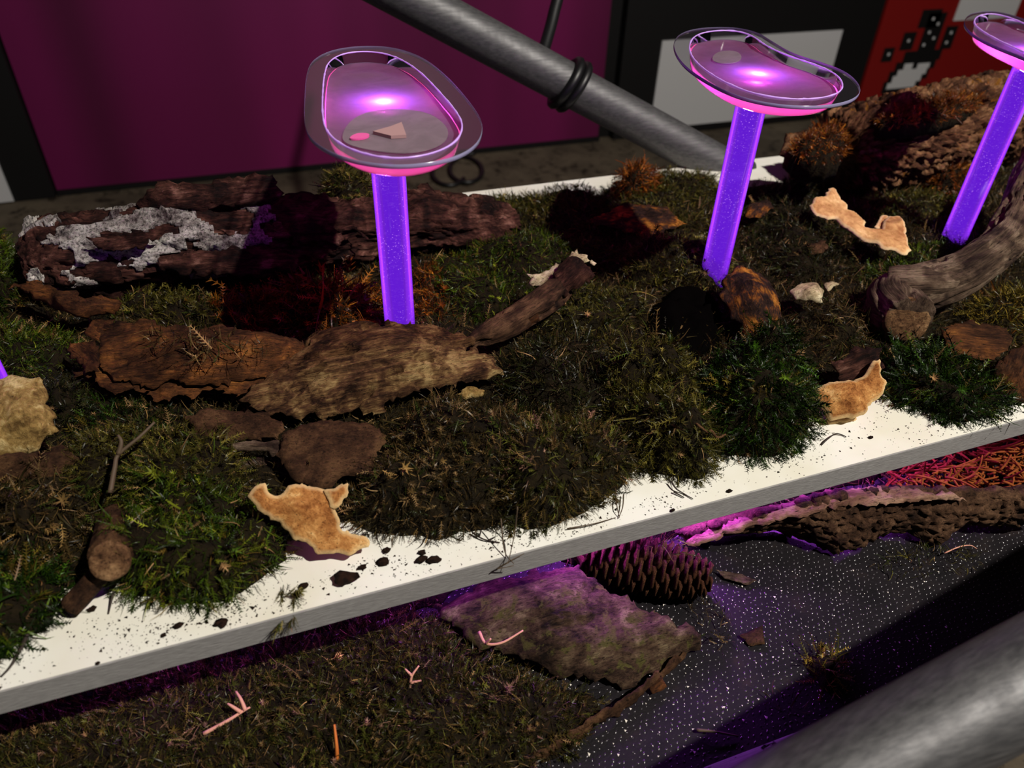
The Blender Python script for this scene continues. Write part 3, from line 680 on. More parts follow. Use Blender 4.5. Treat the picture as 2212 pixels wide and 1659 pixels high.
slab('curled_end', [(178, 712, .046), (190, 690, .050), (240, 684, .054), (236, 706, .052), (212, 712, .050), (214, 730, .048), (200, 725, .047)], .004, M['bark_orange'], ('flaky', 60, .0025), .0026, .003, (), 14, b1)
tag(b1, 'broad orange-brown bark slab with peeling layers at its front edge', 'bark', B)
bark('weathered pale bark slab with stringy grain in front of the first stem', [(640, 745, .042), (700, 702, .05), (860, 690, .052), (1000, 706, .046), (1016, 728, .042), (1000, 752, .038), (1068, 762, .034), (1090, 790, .030), (1030, 815, .030), (940, 835, .030), (830, 872, .026), (720, 889, .025), (662, 893, .025), (612, 878, .028), (515, 862, .03), (560, 828, .034)], .010, M['bark_weathered'],
     ('grain', 120, .0075), .0019, .0040, [(800, 770, .052), (700, 810, .044), (900, 770, .05)], 21, grain=(560, 870, 1060, 780))
bark('flat brown bark plate behind the orange fungus', [(604, 940, .030), (640, 916, .034), (720, 902, .034), (800, 905, .032), (834, 936, .028), (820, 990, .022), (780, 1028, .018), (692, 1052, .016), (640, 1043, .018), (606, 1008, .022), (592, 970, .027)], .005, M['bark_plain'], ('smooth', 60, .002), .0026, .003, [(710, 970, .028)], 31)
bark('small brown bark piece under the front edge of the orange-brown slab', [(390, 905, .022), (450, 880, .028), (560, 885, .028), (622, 915, .026), (604, 940, .022), (520, 950, .018), (420, 940, .018)], .006, M['bark_plain'], ('grain', 80, .0025), .0026, .003, (), 32)
cb = empty('bark_slab', tuple(P(550, 975, .01)))
slab('top_layer', [(490, 962, .024), (540, 953, .026), (600, 950, .026), (609, 968, .024), (604, 984, .021), (585, 985, .020), (578, 974, .021), (510, 976, .020)], .003, M['branch_grey'], ('smooth', 70, .001), .002, .001, (), 33, cb)
slab('under_layer', [(500, 992, .010), (560, 985, .012), (585, 1000, .011), (570, 1008, .009), (505, 1006, .008)], .003, M['branch_grey'], ('grain', 90, .001), .002, .001, (), 34, cb)
tag(cb, 'small curled grey bark strip with a black hollow beneath', 'bark', B)
bark('narrow brown bark strip pointing out at the left edge', [(6, 622, .045), (40, 612, .048), (110, 622, .05), (200, 640, .046), (262, 655, .040), (240, 682, .030), (190, 692, .028), (120, 672, .034), (60, 642, .040)], .010, M['bark_orange'], ('grain', 80, .003), .0026, .003, [(120, 645, .05)], 41, grain=(10, 620, 250, 670))
bark('dull brown bark piece below the yellow fungus at the left edge', [(-40, 985, .04), (60, 972, .04), (140, 958, .036), (176, 990, .03), (120, 1030, .026), (40, 1046, .024), (-40, 1042, .026)], .007, M['bark_plain'], ('grain', 80, .004), .003, .003, (), 42)
bark('rust-edged dark bark piece at the foot of the second stem', [(1568, 592, .046), (1600, 566, .050), (1650, 582, .048), (1690, 640, .042), (1692, 680, .036), (1664, 700, .034), (1672, 758, .020), (1640, 770, .016), (1608, 722, .024), (1582, 680, .034), (1560, 630, .042)], .009, M['bark_rust'], ('flaky', 60, .005), .0026, .003, [(1630, 650, .048)], 43)
bark('dark bark slab beside the cut end of the grey branch', [(2035, 705, .026), (2100, 690, .03), (2180, 704, .03), (2192, 750, .022), (2150, 776, .014), (2060, 752, .016)], .006, M['bark_orange'], ('grain', 70, .003), .003, .003, (), 44)
bark('brown bark chunk at the right edge above the board front', [(2160, 790, .026), (2200, 745, .034), (2260, 730, .036), (2270, 860, .014), (2195, 852, .010), (2165, 820, .016)], .012, M['bark_orange'], ('plate', 90, .003), .003, .003, (), 45)
bark('small reddish bark chip in the moss behind the second stem', [(1618, 440, .04), (1660, 425, .042), (1672, 445, .038), (1640, 465, .034), (1615, 462, .034)], .006, M['bark_rust'], ('grain', 80, .002), .003, .002, (), 46)
bark('small square brown bark chip left of the curled tan fungus base', [(1745, 520, .034), (1786, 512, .036), (1790, 535, .032), (1752, 545, .03)], .006, M['bark_plain'], ('grain', 80, .002), .003, .002, (), 47)
bark('dark bark piece behind the tan fungus at the board front', [(1800, 790, .03), (1850, 755, .04), (1905, 750, .042), (1912, 790, .034), (1880, 815, .026), (1820, 820, .022)], .007, M['bark_dark'], ('grain', 70, .003), .003, .003, (), 48)
bark('dark shaded bark piece in the hollow behind the centre moss', [(1270, 475, .02), (1340, 440, .03), (1440, 440, .03), (1480, 480, .022), (1400, 510, .018)], .006, M['bark_rust'], ('grain', 70, .003), .003, .003, (), 49)

slab('bark_flake', [(640, 455, .062), (700, 436, .068), (830, 436, .066), (880, 450, .06), (870, 470, .052), (760, 478, .05), (650, 480, .05)], .006, M['bark_dark'], ('flaky', 90, .005), .002, .005, seed=91, parent=lg)
slab('bark_flake', [(480, 505, .07), (600, 492, .07), (760, 495, .064), (800, 515, .056), (700, 528, .052), (520, 530, .056)], .007, M['bark_dark'], ('grain', 120, .006), .002, .005, seed=92, parent=lg)
slab('bark_flake', [(885, 470, .052), (980, 455, .05), (1085, 455, .044), (1108, 478, .036), (1040, 505, .032), (920, 505, .036)], .006, M['bark_dark'], ('flaky', 90, .005), .002, .005, seed=93, parent=lg)
slab('bark_flake', [(170, 520, .08), (260, 500, .086), (330, 505, .08), (320, 530, .07), (200, 545, .07)], .006, M['bark_dark'], ('flaky', 90, .005), .002, .005, seed=94, parent=lg)
slab('bark_flake', [(80, 600, .03), (200, 618, .03), (330, 622, .026), (310, 648, .014), (180, 650, .014), (90, 630, .02)], .008, M['bark_dark'], ('flaky', 90, .005), .002, .005, seed=95, parent=lg)
# broken branch with pale rim
br = empty('broken_branch', tuple(P(1130, 700, .01)))
log('branch_body', [(1015, 742, .030, .006), (1070, 715, .034, .011), (1130, 680, .037, .012), (1190, 640, .040, .012), (1215, 620, .042, .010)], M['branch_brown'], ('grain', 110, .003), 36, .003, br, 51)
slab('broken_end', [(1194, 625, .048), (1200, 582, .060), (1225, 558, .068), (1250, 550, .07), (1278, 562, .067), (1284, 590, .058), (1265, 618, .05), (1230, 632, .046)], .010, M['bark_dark'], ('grain', 90, .003), .0026, .003, (), 52, br)
slab('pale_rim', [(1142, 617, .042), (1150, 592, .05), (1190, 575, .056), (1225, 552, .064), (1248, 537, .068), (1262, 548, .066), (1286, 556, .062), (1280, 572, .06), (1255, 562, .062), (1225, 572, .06), (1198, 595, .053), (1185, 612, .046)], .006, M['fungus_pale'], ('flaky', 110, .004), .002, .004, (), 53, br)
slab('side_splinter', [(1060, 722, .036), (1110, 690, .04), (1165, 675, .042), (1168, 690, .036), (1120, 716, .032), (1070, 738, .03)], .004, M['bark_orange'], ('grain', 90, .002), .0026, .002, (), 54, br)
tag(br, 'broken branch with a pale ragged rim around its dark end', 'branch')

# bark log at the back right
bl = empty('bark_log', tuple(P(1980, 350, .0)))
o, v, f, g, cp = log('log_body', [(1800, 335, .050, .044), (1900, 312, .058, .050), (2040, 280, .064, .054), (2180, 250, .066, .052), (2330, 215, .066, .048)], M['bark_shaggy'], ('plate', 110, .009), 120, .0026, bl, 61)
slab('broken_end', [(1700, 330, .07), (1712, 290, .085), (1770, 272, .092), (1825, 280, .09), (1830, 340, .062), (1800, 365, .05), (1730, 392, .036), (1712, 370, .046)], .03, M['bark_shaggy'], ('plate', 90, .005), .003, .003, (), 62, bl)
tag(bl, 'thick shaggy bark log lying at the back right below the red panel', 'log')

# grey branch with cut end
gb = empty('grey_branch', tuple(P(1990, 690, .0)))
log('branch_body', [(1960, 690, .030, .0225), tuple(pj(P(1960, 690, .030) + [.014, .030, .001])) + (.023,), (2050, 603, .044, .020), (2110, 570, .056, .018), (2165, 525, .064, .018), (2205, 455, .076, .019), (2235, 390, .09, .02), (2260, 320, .10, .02)], M['branch_grey'], ('grain', 110, .0045), 80, .0024, gb, 71); gbody = LAST[-1]
log('side_stub', [(2040, 610, .044, .016), (1975, 615, .044, .017), (1915, 612, .040, .015)], M['branch_grey'], ('flaky', 80, .004), 36, .003, gb, 72)
c0 = P(1960, 690, .030); c1 = P(1960, 690, .030) + [.012, .030, -.008]; dr = nrm(c0 - c1); cc = c0 + dr * .0015
def disc(name, c, dr, r, mat, parent, seed):
    u_ = nrm(np.cross(dr, [0, 0, 1.])); w_ = np.cross(dr, u_); th = np.linspace(0, 2 * np.pi, 40, endpoint=False)
    V = []; q = np.stack([np.cos(th), np.sin(th), 0 * th], 1)
    for fr, zz in ((1, -.004), (1, 0), (.8, .0008), (.6, .0004), (.4, .0008), (.2, .0003)):
        rr = r * fr * (1 + .10 * fbm(q * 1.7 + seed, 3, seed)); z = zz + .0012 * fbm(q * fr * 4 + 7, 3, seed)
        V.append(c + u_ * (rr * np.cos(th))[:, None] + w_ * (rr * np.sin(th))[:, None] + dr * z[:, None])
    return loft(name, V, mat, parent, -1, np.array(parent.location))
disc('cut_face', cc, dr, .0200, M['cut_wood'], gb, 3).parent = gbody
tag(gb, 'weathered grey branch with a round cut end at the right', 'branch')

# sawn stub at the front left
sb = empty('sawn_branch', tuple(P(230, 1240, .0)))
log('branch_body', [(252, 1128, .006, .012), (246, 1165, .018, .012), (238, 1203, .030, .0115)], M['bark_plain'], ('grain', 120, .0015), 48, .002, sb, 81); sbody = LAST[-1]
disc('cut_face', P(236, 1210, .034), nrm(np.array([.0, -.55, .83])), .0105, M['cut_wood'], sb, 9).parent = sbody
log('side_twig', [(222, 1232, .022, .006), (185, 1275, .013, .0062), (152, 1312, .007, .0062)], M['bark_plain'], ('grain', 140, .0012), 24, .0025, sb, 82)
disc('cut_face', P(152, 1312, .007), nrm(P(152, 1312, .007) - P(185, 1275, .013)), .0058, M['cut_wood'], sb, 4)
tag(sb, 'sawn branch stub with a pale round face at the front left', 'branch')

# bracket fungi
G_F = 'bracket fungi on the board'
def fungus(label, parts, mat, seed):
    t = empty('bracket_fungus', tuple(P(parts[0][1][0][0], parts[0][1][0][1], 0)))
    for i, (nm, c_, th, rl, ex) in enumerate(parts): slab(nm, c_, th, mat, rl, .0018, .0030, ex, seed + i, t, smooth=True)
    return tag(t, label, 'fungus', G_F)
fungus('large orange-tan bracket fungus leaning over the white front of the board', [
    ('cap', [(543, 1052, .045), (560, 1043, .046), (588, 1058, .042), (600, 1066, .04), (616, 1047, .043), (650, 1044, .042), (678, 1056, .038), (704, 1062, .036), (722, 1085, .031), (732, 1110, .027), (738, 1132, .022), (756, 1150, .017), (780, 1160, .0145), (810, 1170, .012), (800, 1186, .011), (760, 1200, .010), (700, 1194, .013), (650, 1172, .02), (610, 1134, .028), (562, 1106, .036), (543, 1078, .041)], .005, ('ring', 60, .0022), [(640, 1100, .036), (700, 1165, .019)]),
    ('flap', [(698, 1064, .038), (735, 1042, .038), (762, 1038, .036), (752, 1066, .034), (735, 1092, .031), (715, 1090, .033)], .004, ('ring', 60, .0015), [])], M['fungus_orange'], 101)
fungus('pale yellow bracket fungus cut by the left edge', [('cap', [(-80, 840, .05), (0, 816, .055), (40, 806, .056), (75, 812, .054), (88, 850, .048), (114, 900, .042), (116, 930, .038), (70, 962, .032), (0, 986, .028), (-80, 990, .028)], .010, ('ring', 90, .004), [(40, 880, .052)])], M['fungus_yellow'], 111)
fungus('curled tan bracket fungus with a notch between the second and third stems', [
    ('cap', [(1752, 440, .052), (1764, 422, .056), (1786, 421, .056), (1795, 401, .06), (1806, 406, .058), (1830, 450, .05), (1860, 465, .047), (1880, 490, .043), (1904, 492, .042), (1924, 461, .05), (1944, 460, .05), (1960, 490, .044), (1958, 518, .039), (1972, 535, .035), (1960, 544, .034), (1920, 540, .034), (1880, 520, .037), (1840, 496, .041), (1800, 470, .045), (1760, 456, .048)], .005, ('ring', 60, .0018), [(1800, 440, .052), (1900, 512, .041)]),
    ('notch_lining', [(1892, 488, .04), (1905, 462, .046), (1918, 465, .044), (1915, 495, .038)], .003, ('smooth', 60, .001), [])], M['fungus_tan'], 121)
fungus('tiny pale grey bracket fungus left of the grey branch', [('cap', [(1712, 626, .032), (1735, 610, .036), (1765, 606, .037), (1782, 624, .034), (1777, 650, .028), (1746, 656, .026), (1725, 646, .028)], .005, ('grain', 120, .0018), [(1748, 630, .036)])], M['fungus_pale'], 131)
fungus('tan lumpy bracket fungus standing on the white board front at right', [
    ('cap', [(1760, 842, .022), (1790, 822, .028), (1850, 816, .03), (1880, 800, .034), (1893, 780, .038), (1906, 776, .038), (1908, 806, .032), (1922, 828, .028), (1910, 856, .022), (1890, 870, .018), (1866, 900, .012), (1828, 904, .011), (1792, 896, .012), (1772, 868, .017)], .006, ('ring', 110, .003), [(1840, 860, .024)]),
    ('lower_layer', [(1780, 886, .006), (1850, 884, .006), (1856, 908, .003), (1790, 912, .003)], .004, ('smooth', 60, .0008), [])], M['fungus_orange'], 141)
fungus('small pale fungus flake beside the tiny grey bracket fungus', [('cap', [(1778, 612, .03), (1800, 605, .032), (1818, 608, .031), (1806, 622, .028), (1786, 628, .027)], .003, ('smooth', 90, .001), [])], M['fungus_pale'], 151)
fungus('pale crust fungus peeping from under the weathered slab tip', [('cap', [(980, 848, .020), (1010, 838, .022), (1048, 840, .022), (1045, 855, .018), (1010, 862, .016)], .004, ('flaky', 110, .002), [])], M['fungus_yellow'], 161)
# ------------------------------------------------------------------ moss
def frond_template(kind, r):
    """one moss shoot along +y with length 1: vertices and triangles"""
    V = []; T = []
    if kind == 'feather':
        ns = 5; bend = r.uniform(.15, .5); side = r.uniform(-.2, .2)
        y = np.linspace(0, 1, ns); z = bend * y ** 2; x = side * y ** 2
        wd = np.linspace(.030, .008, ns)
        for i in range(ns): V += [(x[i] - wd[i], y[i], z[i]), (x[i] + wd[i], y[i], z[i])]
        for i in range(ns - 1): a = 2 * i; T += [(a, a + 1, a + 3), (a, a + 3, a + 2)]
        for q in np.linspace(.16, .95, 7):
            cx, cy, cz = np.interp(q, y, x), q, np.interp(q, y, z); ln = .17 * (1.1 - q * .5) * r.uniform(.8, 1.2)
            for s in (-1, 1):
                b = len(V); V += [(cx, cy - .03, cz), (cx, cy + .03, cz), (cx + s * ln, cy + ln * .75, cz + r.uniform(-.05, .1))]
                T.append((b, b + 1, b + 2))
    elif kind == 'strand':
        ns = 5; bend = r.uniform(.2, .8); side = r.uniform(-.5, .5)
        y = np.linspace(0, 1, ns); z = bend * y ** 2; x = side * y ** 2; wd = np.array([.026, .030, .027, .018, .003])
        for i in range(ns): V += [(x[i] - wd[i], y[i] - .2 * y[i] ** 2, z[i]), (x[i] + wd[i], y[i] - .2 * y[i] ** 2, z[i] + .01)]
        for i in range(ns - 1): a = 2 * i; T += [(a, a + 1, a + 3), (a, a + 3, a + 2)]
    elif kind == 'star':
        V += [(-.03, 0, 0), (.03, 0, 0), (.02, .6, .08), (-.02, .6, .08)]; T += [(0, 1, 2), (0, 2, 3)]
        for lev in (.45, .62, .8):
            for k in range(5):
                a = 2 * math.pi * (k + r.uniform(-.3, .3)) / 5 + lev * 9; b = len(V); ln = .36 * (1.25 - lev * .6); c, s = math.cos(a), math.sin(a)
                V += [(-s * .05, lev, .08 * lev + c * .05), (s * .05, lev, .08 * lev - c * .05), (c * ln, lev + ln * .8, .08 * lev + s * ln)]
                T.append((b, b + 1, b + 2))
    return np.array(V, float), np.array(T, int)
_r = np.random.default_rng(5)
TPL = {kd: [frond_template(kd, _r) for _ in range(4)] for kd in ('feather', 'strand', 'star')}
def scatter_fronds(pos, nor, out, length, cols, mix, r, spread=.8, droop=.25, up=.5):
    n = len(pos); rd = r.normal(size=(n, 3)); d = nor * up + rd * spread * .5 + out * .6; d[:, 2] -= droop * (1 - np.clip(nor[:, 2], 0, 1)) ; d /= np.linalg.norm(d, axis=1)[:, None]
    s = np.cross(d, r.normal(size=(n, 3))); s /= np.linalg.norm(s, axis=1)[:, None]; b = np.cross(d, s)
    # bend away from the surface normal towards the outside/down
    ln = length * .66 * np.exp(r.normal(0, .32, n))
    kinds = list(mix); pk = r.choice(len(kinds), n, p=np.array([mix[q] for q in kinds]) / sum(mix.values())); sub = r.integers(0, 4, n)
    V = []; T = []; Cc = []; base = 0
    for i, kd in enumerate(kinds):
        for j in range(4):
            ix = np.where((pk == i) & (sub == j))[0]
            if not len(ix): continue
            tv, tf = TPL[kd][j]
            w_ = tv[None] * ln[ix, None, None]
            vv = pos[ix, None] + s[ix, None] * w_[..., :1] + d[ix, None] * w_[..., 1:2] + b[ix, None] * w_[..., 2:3]
            m_ = len(tv); V.append(vv.reshape(-1, 3)); T.append((tf[None] + base + m_ * np.arange(len(ix))[:, None, None]).reshape(-1, 3))
            Cc.append(np.repeat(cols[ix], m_, 0)); base += m_ * len(ix)
    return np.vstack(V), np.vstack(T), np.vstack(Cc)
def L3(c): return np.array(lin(c)[:3])
PAL = {
 'green':  [((72, 88, 16), 4), ((50, 70, 12), 4), ((110, 118, 30), 2), ((96, 76, 28), 1)],
 'deep':   [((36, 60, 8), 5), ((26, 46, 8), 4), ((72, 92, 20), 2), ((96, 82, 28), 1)],
 'olive':  [((92, 86, 30), 4), ((70, 66, 26), 4), ((122, 110, 48), 2), ((58, 72, 22), 2)],
 'brown':  [((78, 62, 34), 4), ((58, 50, 26), 4), ((112, 88, 50), 2), ((54, 64, 22), 2), ((140, 112, 74), 1)],
 'gold':   [((112, 96, 34), 4), ((140, 116, 44), 2), ((84, 80, 28), 3), ((126, 78, 28), 1)],
 'rust':   [((150, 84, 22), 4), ((120, 60, 20), 4), ((178, 112, 36), 2), ((86, 52, 22), 2)],
 'dark':   [((44, 48, 18), 4), ((34, 34, 16), 4), ((70, 62, 30), 2), ((96, 78, 50), 1)],
 'litter': [((80, 66, 28), 4), ((60, 62, 22), 4), ((116, 92, 52), 2), ((98, 98, 38), 2), ((150, 112, 92), .5)],
}
for q in PAL: PAL[q] = [(L3(c), w_) for c, w_ in PAL[q]]
def pick(pal, pos, r):
    cs = np.array([c for c, _ in PAL[pal]]); ws = np.array([x for _, x in PAL[pal]], float); cum = np.cumsum(ws / ws.sum())
    t = np.clip(.5 + .75 * fbm(pos * 55, 3, 77) + r.normal(0, .22, len(pos)), 0, .999)
    base = cs[np.minimum(np.searchsorted(cum, t), len(cs) - 1)]; pale = r.random(len(pos)) < .03; base = np.where(pale[:, None], L3((150, 116, 76)), base)
    return base * .62 * np.exp(r.normal(0, .5, len(pos)))[:, None]
MG = 'moss clumps on the board'
def moss(label, pts, hgt, pal, zb=0.0, length=.011, dens=1.25e5, mix=None, spread=.9, group=MG, seed=None, z0=0.0005, nap=.35, up=.55, zpx=None, name='moss_clump', lump=.42, cushion=True):
    """a domed moss clump: pts is its footprint (px, py) traced at height zpx and standing at z0"""
    seed = seed if seed is not None else int(abs(pts[0][0] * 7 + pts[0][1]))
    r = np.random.default_rng(seed); mix = mix or {'feather': 5, 'strand': 4, 'star': 1}
    zpx = zb if zpx is None else zpx
    poly = smooth_closed(np.array([P(a, b, zpx)[:2] for a, b in pts]), 1); poly = resample(poly, .006)
    q3 = np.hstack([poly, np.zeros((len(poly), 1))]); poly = poly + .006 * np.stack([fbm(q3 * 70, 3, seed), fbm(q3 * 70 + 31, 3, seed)], 1)
    pv, f = patch(poly, .006, seed); bd = bdist(pv, poly); R_ = max(np.percentile(bd, 96), .008)
    e = np.clip(bd / R_, 0, 1); g = np.hstack([pv, np.zeros((len(pv), 1))])
    z = zb + hgt * np.sqrt(np.clip(1 - (1 - e) ** 2, 0, 1)) * (.85 + lump * 2.2 * fbm(g * 38, 3, seed)) ; z = np.maximum(z, z0 + .001 + .004 * e)
    n = len(pv); c2 = pv.mean(0); o0 = np.array([c2[0], c2[1], z0])
    t = empty(name, tuple(o0))
    vt = np.hstack([pv, z[:, None]]); vb = np.hstack([pv, np.full((n, 1), z0)])
    be = boundary_edges(f); sd = np.vstack([np.stack([be[:, 1], be[:, 0], be[:, 0] + n], 1), np.stack([be[:, 1], be[:, 0] + n, be[:, 1] + n], 1)])
    if cushion: mesh_obj('cushion', np.vstack([vt, vb]) - o0, np.vstack([f, f[:, ::-1] + n, sd]), M['moss_base'], t)
    tri = vt[f]; nn = np.cross(tri[:, 1] - tri[:, 0], tri[:, 2] - tri[:, 0]); ar = np.linalg.norm(nn, axis=1) / 2; nn /= (2 * ar[:, None] + 1e-12)
    k = int(ar.sum() * dens * 1.6); ch = r.choice(len(f), k, p=ar / ar.sum()); b = r.dirichlet([1, 1, 1], k)
    pos = (tri[ch] * b[..., None]).sum(1); nor = nn[ch]
    out = np.hstack([pos[:, :2] - c2, np.zeros((k, 1))]); out /= (np.linalg.norm(out, axis=1)[:, None] + 1e-9)
    comb = np.stack([fbm(pos * 30, 2, seed + 5), fbm(pos * 30 + 50, 2, seed + 6), 0 * pos[:, 0]], 1) * 1.6
    ed = 1 - np.clip(bdist(pos[:, :2], poly) / (R_ * .6), 0, 1)
    pos = pos + nor * r.uniform(-.001, .0035, k)[:, None]
    V, T, Cc = scatter_fronds(pos, nor, out * ed[:, None] * .9 + comb, length, pick(pal, pos, r), mix, r, spread, .3, up)
    V[:, 2] = np.maximum(V[:, 2], z0 + .0004)
    mesh_obj('moss_shoots', V - o0, T, M['moss'], t, g=None, col=Cc, smooth=False, kind='stuff')
    return tag(t, label, 'moss', group)
FEA = {'feather': 6, 'strand': 2, 'star': 1}; STR = {'strand': 6, 'feather': 2}; STA = {'star': 6, 'feather': 2, 'strand': 2}

# dark litter under everything
ltp = [(-180, 1440), (0, 1300), (120, 1270), (250, 1250), (400, 1270), (540, 1220), (650, 1150), (800, 1110), (950, 1120), (1100, 1090), (1250, 1060), (1360, 990), (1500, 980), (1650, 930), (1750, 880), (1900, 830), (2080, 830), (2200, 800), (2420, 740), (2560, 560), (2400, 370), (2100, 360), (1700, 400), (1300, 425), (1000, 455), (600, 480), (200, 520), (-180, 560)]
moss('dark soil and plant litter spread between the moss on the board', ltp, .010, 'brown', length=.012, dens=7e4, mix={'strand': 3, 'feather': 3}, group=None, name='litter_bed', lump=.5)

moss('dark green moss tuft hanging over the board at the far left front', [(-160, 1190), (0, 1220), (90, 1240), (150, 1290), (115, 1335), (40, 1395), (-20, 1450), (-180, 1520)], .024, 'deep', length=.016, mix=FEA)
moss('brownish moss clump behind the sawn branch stub at left', [(-120, 1050), (60, 1040), (200, 1060), (232, 1130), (150, 1190), (60, 1235), (-120, 1210)], .034, 'brown', length=.013)
moss('big green moss mound right of the sawn branch stub', [(262, 1120), (330, 1060), (470, 1060), (560, 1120), (640, 1190), (565, 1250), (480, 1318), (350, 1305), (265, 1280), (248, 1210)], .036, 'green', length=.012)
moss('olive moss mound with a forked twig at the left', [(140, 1040), (190, 980), (330, 960), (480, 965), (540, 1010), (525, 1100), (420, 1135), (250, 1120), (165, 1100)], .034, 'olive', length=.011, mix=FEA)
moss('low dark green moss patch under the orange-brown slab', [(170, 915), (230, 880), (380, 890), (395, 945), (280, 975), (190, 965)], .016, 'deep', length=.012, mix=FEA)
moss('brown-green moss mound right of the orange fungus', [(740, 1110), (800, 1060), (860, 960), (930, 905), (1060, 900), (1130, 930), (1170, 990), (1120, 1090), (1070, 1140), (950, 1165), (860, 1160), (790, 1150)], .032, 'brown', length=.011)
moss('dark brown moss mound at the centre front of the board', [(1090, 970), (1200, 920), (1310, 950), (1390, 1010), (1310, 1080), (1255, 1118), (1150, 1148), (1065, 1120)], .034, 'litter', length=.011)
moss('twiggy dark moss in the middle beside the weathered slab tip', [(1090, 800), (1180, 760), (1320, 790), (1370, 870), (1300, 950), (1140, 920), (1085, 860)], .030, 'dark', length=.015, mix=STR)
moss('golden-green moss mound in front of the black hollow', [(1290, 820), (1440, 810), (1500, 890), (1540, 970), (1520, 1040), (1430, 1028), (1360, 1000), (1300, 920)], .044, 'olive', length=.013, mix={'feather': 4, 'star': 1, 'strand': 4})
moss('deep green moss mound left of the tan fungus on the board front', [(1470, 850), (1560, 810), (1680, 810), (1735, 870), (1742, 935), (1690, 985), (1590, 990), (1510, 975), (1475, 910)], .050, 'deep', length=.013, mix=FEA)
moss('bright green moss cushion right of the first stem', [(900, 650), (950, 590), (1080, 555), (1250, 545), (1330, 570), (1310, 620), (1150, 650), (1080, 710), (960, 705)], .032, 'green', length=.009)
moss('olive moss along the back edge of the board', [(965, 470), (1050, 440), (1280, 412), (1305, 500), (1200, 530), (1000, 540)], .018, 'olive', length=.010)
moss('dark olive moss at the back edge left of the second stem', [(1290, 430), (1400, 400), (1540, 385), (1560, 470), (1500, 525), (1320, 515)], .024, 'olive', length=.010)
moss('rust-coloured moss peak at the back edge of the board', [(1330, 405), (1370, 380), (1410, 385), (1415, 420), (1350, 430)], .020, 'rust', zb=.02, length=.012, mix=FEA)
moss('olive-brown moss mound at the foot of the second stem', [(1320, 590), (1400, 540), (1500, 545), (1570, 590), (1590, 640), (1500, 650), (1420, 640), (1340, 640)], .040, 'olive', length=.010)
moss('olive moss cap lying over the broken branch', [(1135, 690), (1200, 655), (1360, 650), (1385, 690), (1350, 735), (1250, 755), (1145, 750)], .036, 'olive', length=.010)
moss('orange feathery moss left of the first stem foot', [(455, 690), (600, 660), (800, 655), (818, 720), (700, 760), (560, 750), (470, 725)], .026, 'rust', length=.021, dens=6e4, mix=FEA)
moss('olive moss behind the orange-brown bark slab', [(250, 680), (330, 655), (430, 660), (480, 705), (560, 740), (420, 745), (270, 725)], .026, 'olive', length=.014, dens=9e4)
moss('rusty pink-lit moss right of the first stem foot', [(885, 640), (940, 590), (985, 600), (990, 690), (930, 730), (875, 715)], .026, 'rust', length=.012)
moss('upright green moss at the upper left edge', [(-80, 570), (30, 565), (72, 620), (60, 690), (-80, 710)], .050, 'green', length=.012)
moss('green moss below the narrow strip at the left edge', [(-80, 730), (60, 735), (165, 750), (185, 810), (130, 860), (60, 835), (-80, 800)], .022, 'green', length=.011)
moss('dark moss right of the yellow fungus', [(70, 880), (150, 820), (210, 870), (200, 935), (130, 945)], .022, 'dark', length=.012, mix=FEA)
moss('green moss tuft on top of the rotten log behind the first stem', [(692, 440), (730, 400), (790, 400), (825, 440), (760, 460)], .022, 'olive', zb=.06, zpx=.06, length=.012)
moss('dark brown moss between second stem and shaggy log', [(1590, 480), (1680, 400), (1760, 430), (1780, 500), (1850, 590), (1760, 640), (1650, 620), (1590, 550)], .026, 'dark', length=.010)
moss('brown-orange moss below the tiny pale fungus', [(1700, 690), (1790, 650), (1890, 650), (1905, 720), (1830, 770), (1730, 765)], .018, 'brown', length=.012, mix=STR)
moss('loose green moss cushion on the board front at the far right', [(1895, 790), (1960, 785), (2060, 815), (2150, 850), (2165, 890), (2080, 922), (1990, 880), (1910, 868)], .030, 'deep', length=.016, mix=FEA)
moss('dark green moss beneath the curled tan fungus', [(1840, 600), (1990, 560), (2060, 540), (2110, 590), (1990, 640), (1880, 655)], .018, 'green', length=.011)
moss('olive moss right of the grey branch cut end', [(2060, 690), (2200, 640), (2320, 690), (2290, 770), (2110, 745)], .026, 'gold', length=.014, mix=STR)
moss('dark moss in front of the shaggy log', [(1840, 440), (2050, 430), (2070, 520), (1960, 520), (1860, 490)], .018, 'olive', length=.011)
moss('orange moss fringe on the broken end of the shaggy log', [(1700, 330), (1740, 290), (1820, 282), (1830, 330), (1780, 350)], .014, 'rust', zb=.082, zpx=.085, length=.009, mix=FEA, z0=.06)
moss('golden moss strip along the top of the shaggy log', [(1880, 262), (1960, 232), (2080, 205), (2160, 195), (2100, 235), (1980, 265)], 0.008, 'rust', zb=.104, zpx=.108, length=.012, mix=FEA, z0=.09)
moss('rust moss in the shade under the shaggy log', [(1980, 400), (2060, 370), (2110, 400), (2060, 440)], .024, 'rust', length=.012, zb=.01)
moss('small olive moss sprout beside the third stem foot', [(2090, 520), (2140, 505), (2160, 540), (2110, 560)], .026, 'green', length=.014)
moss('dark moss bed between the weathered slab and the brown plate', [(640, 920), (760, 890), (900, 860), (940, 900), (850, 950), (780, 930)], .014, 'brown', length=.010)

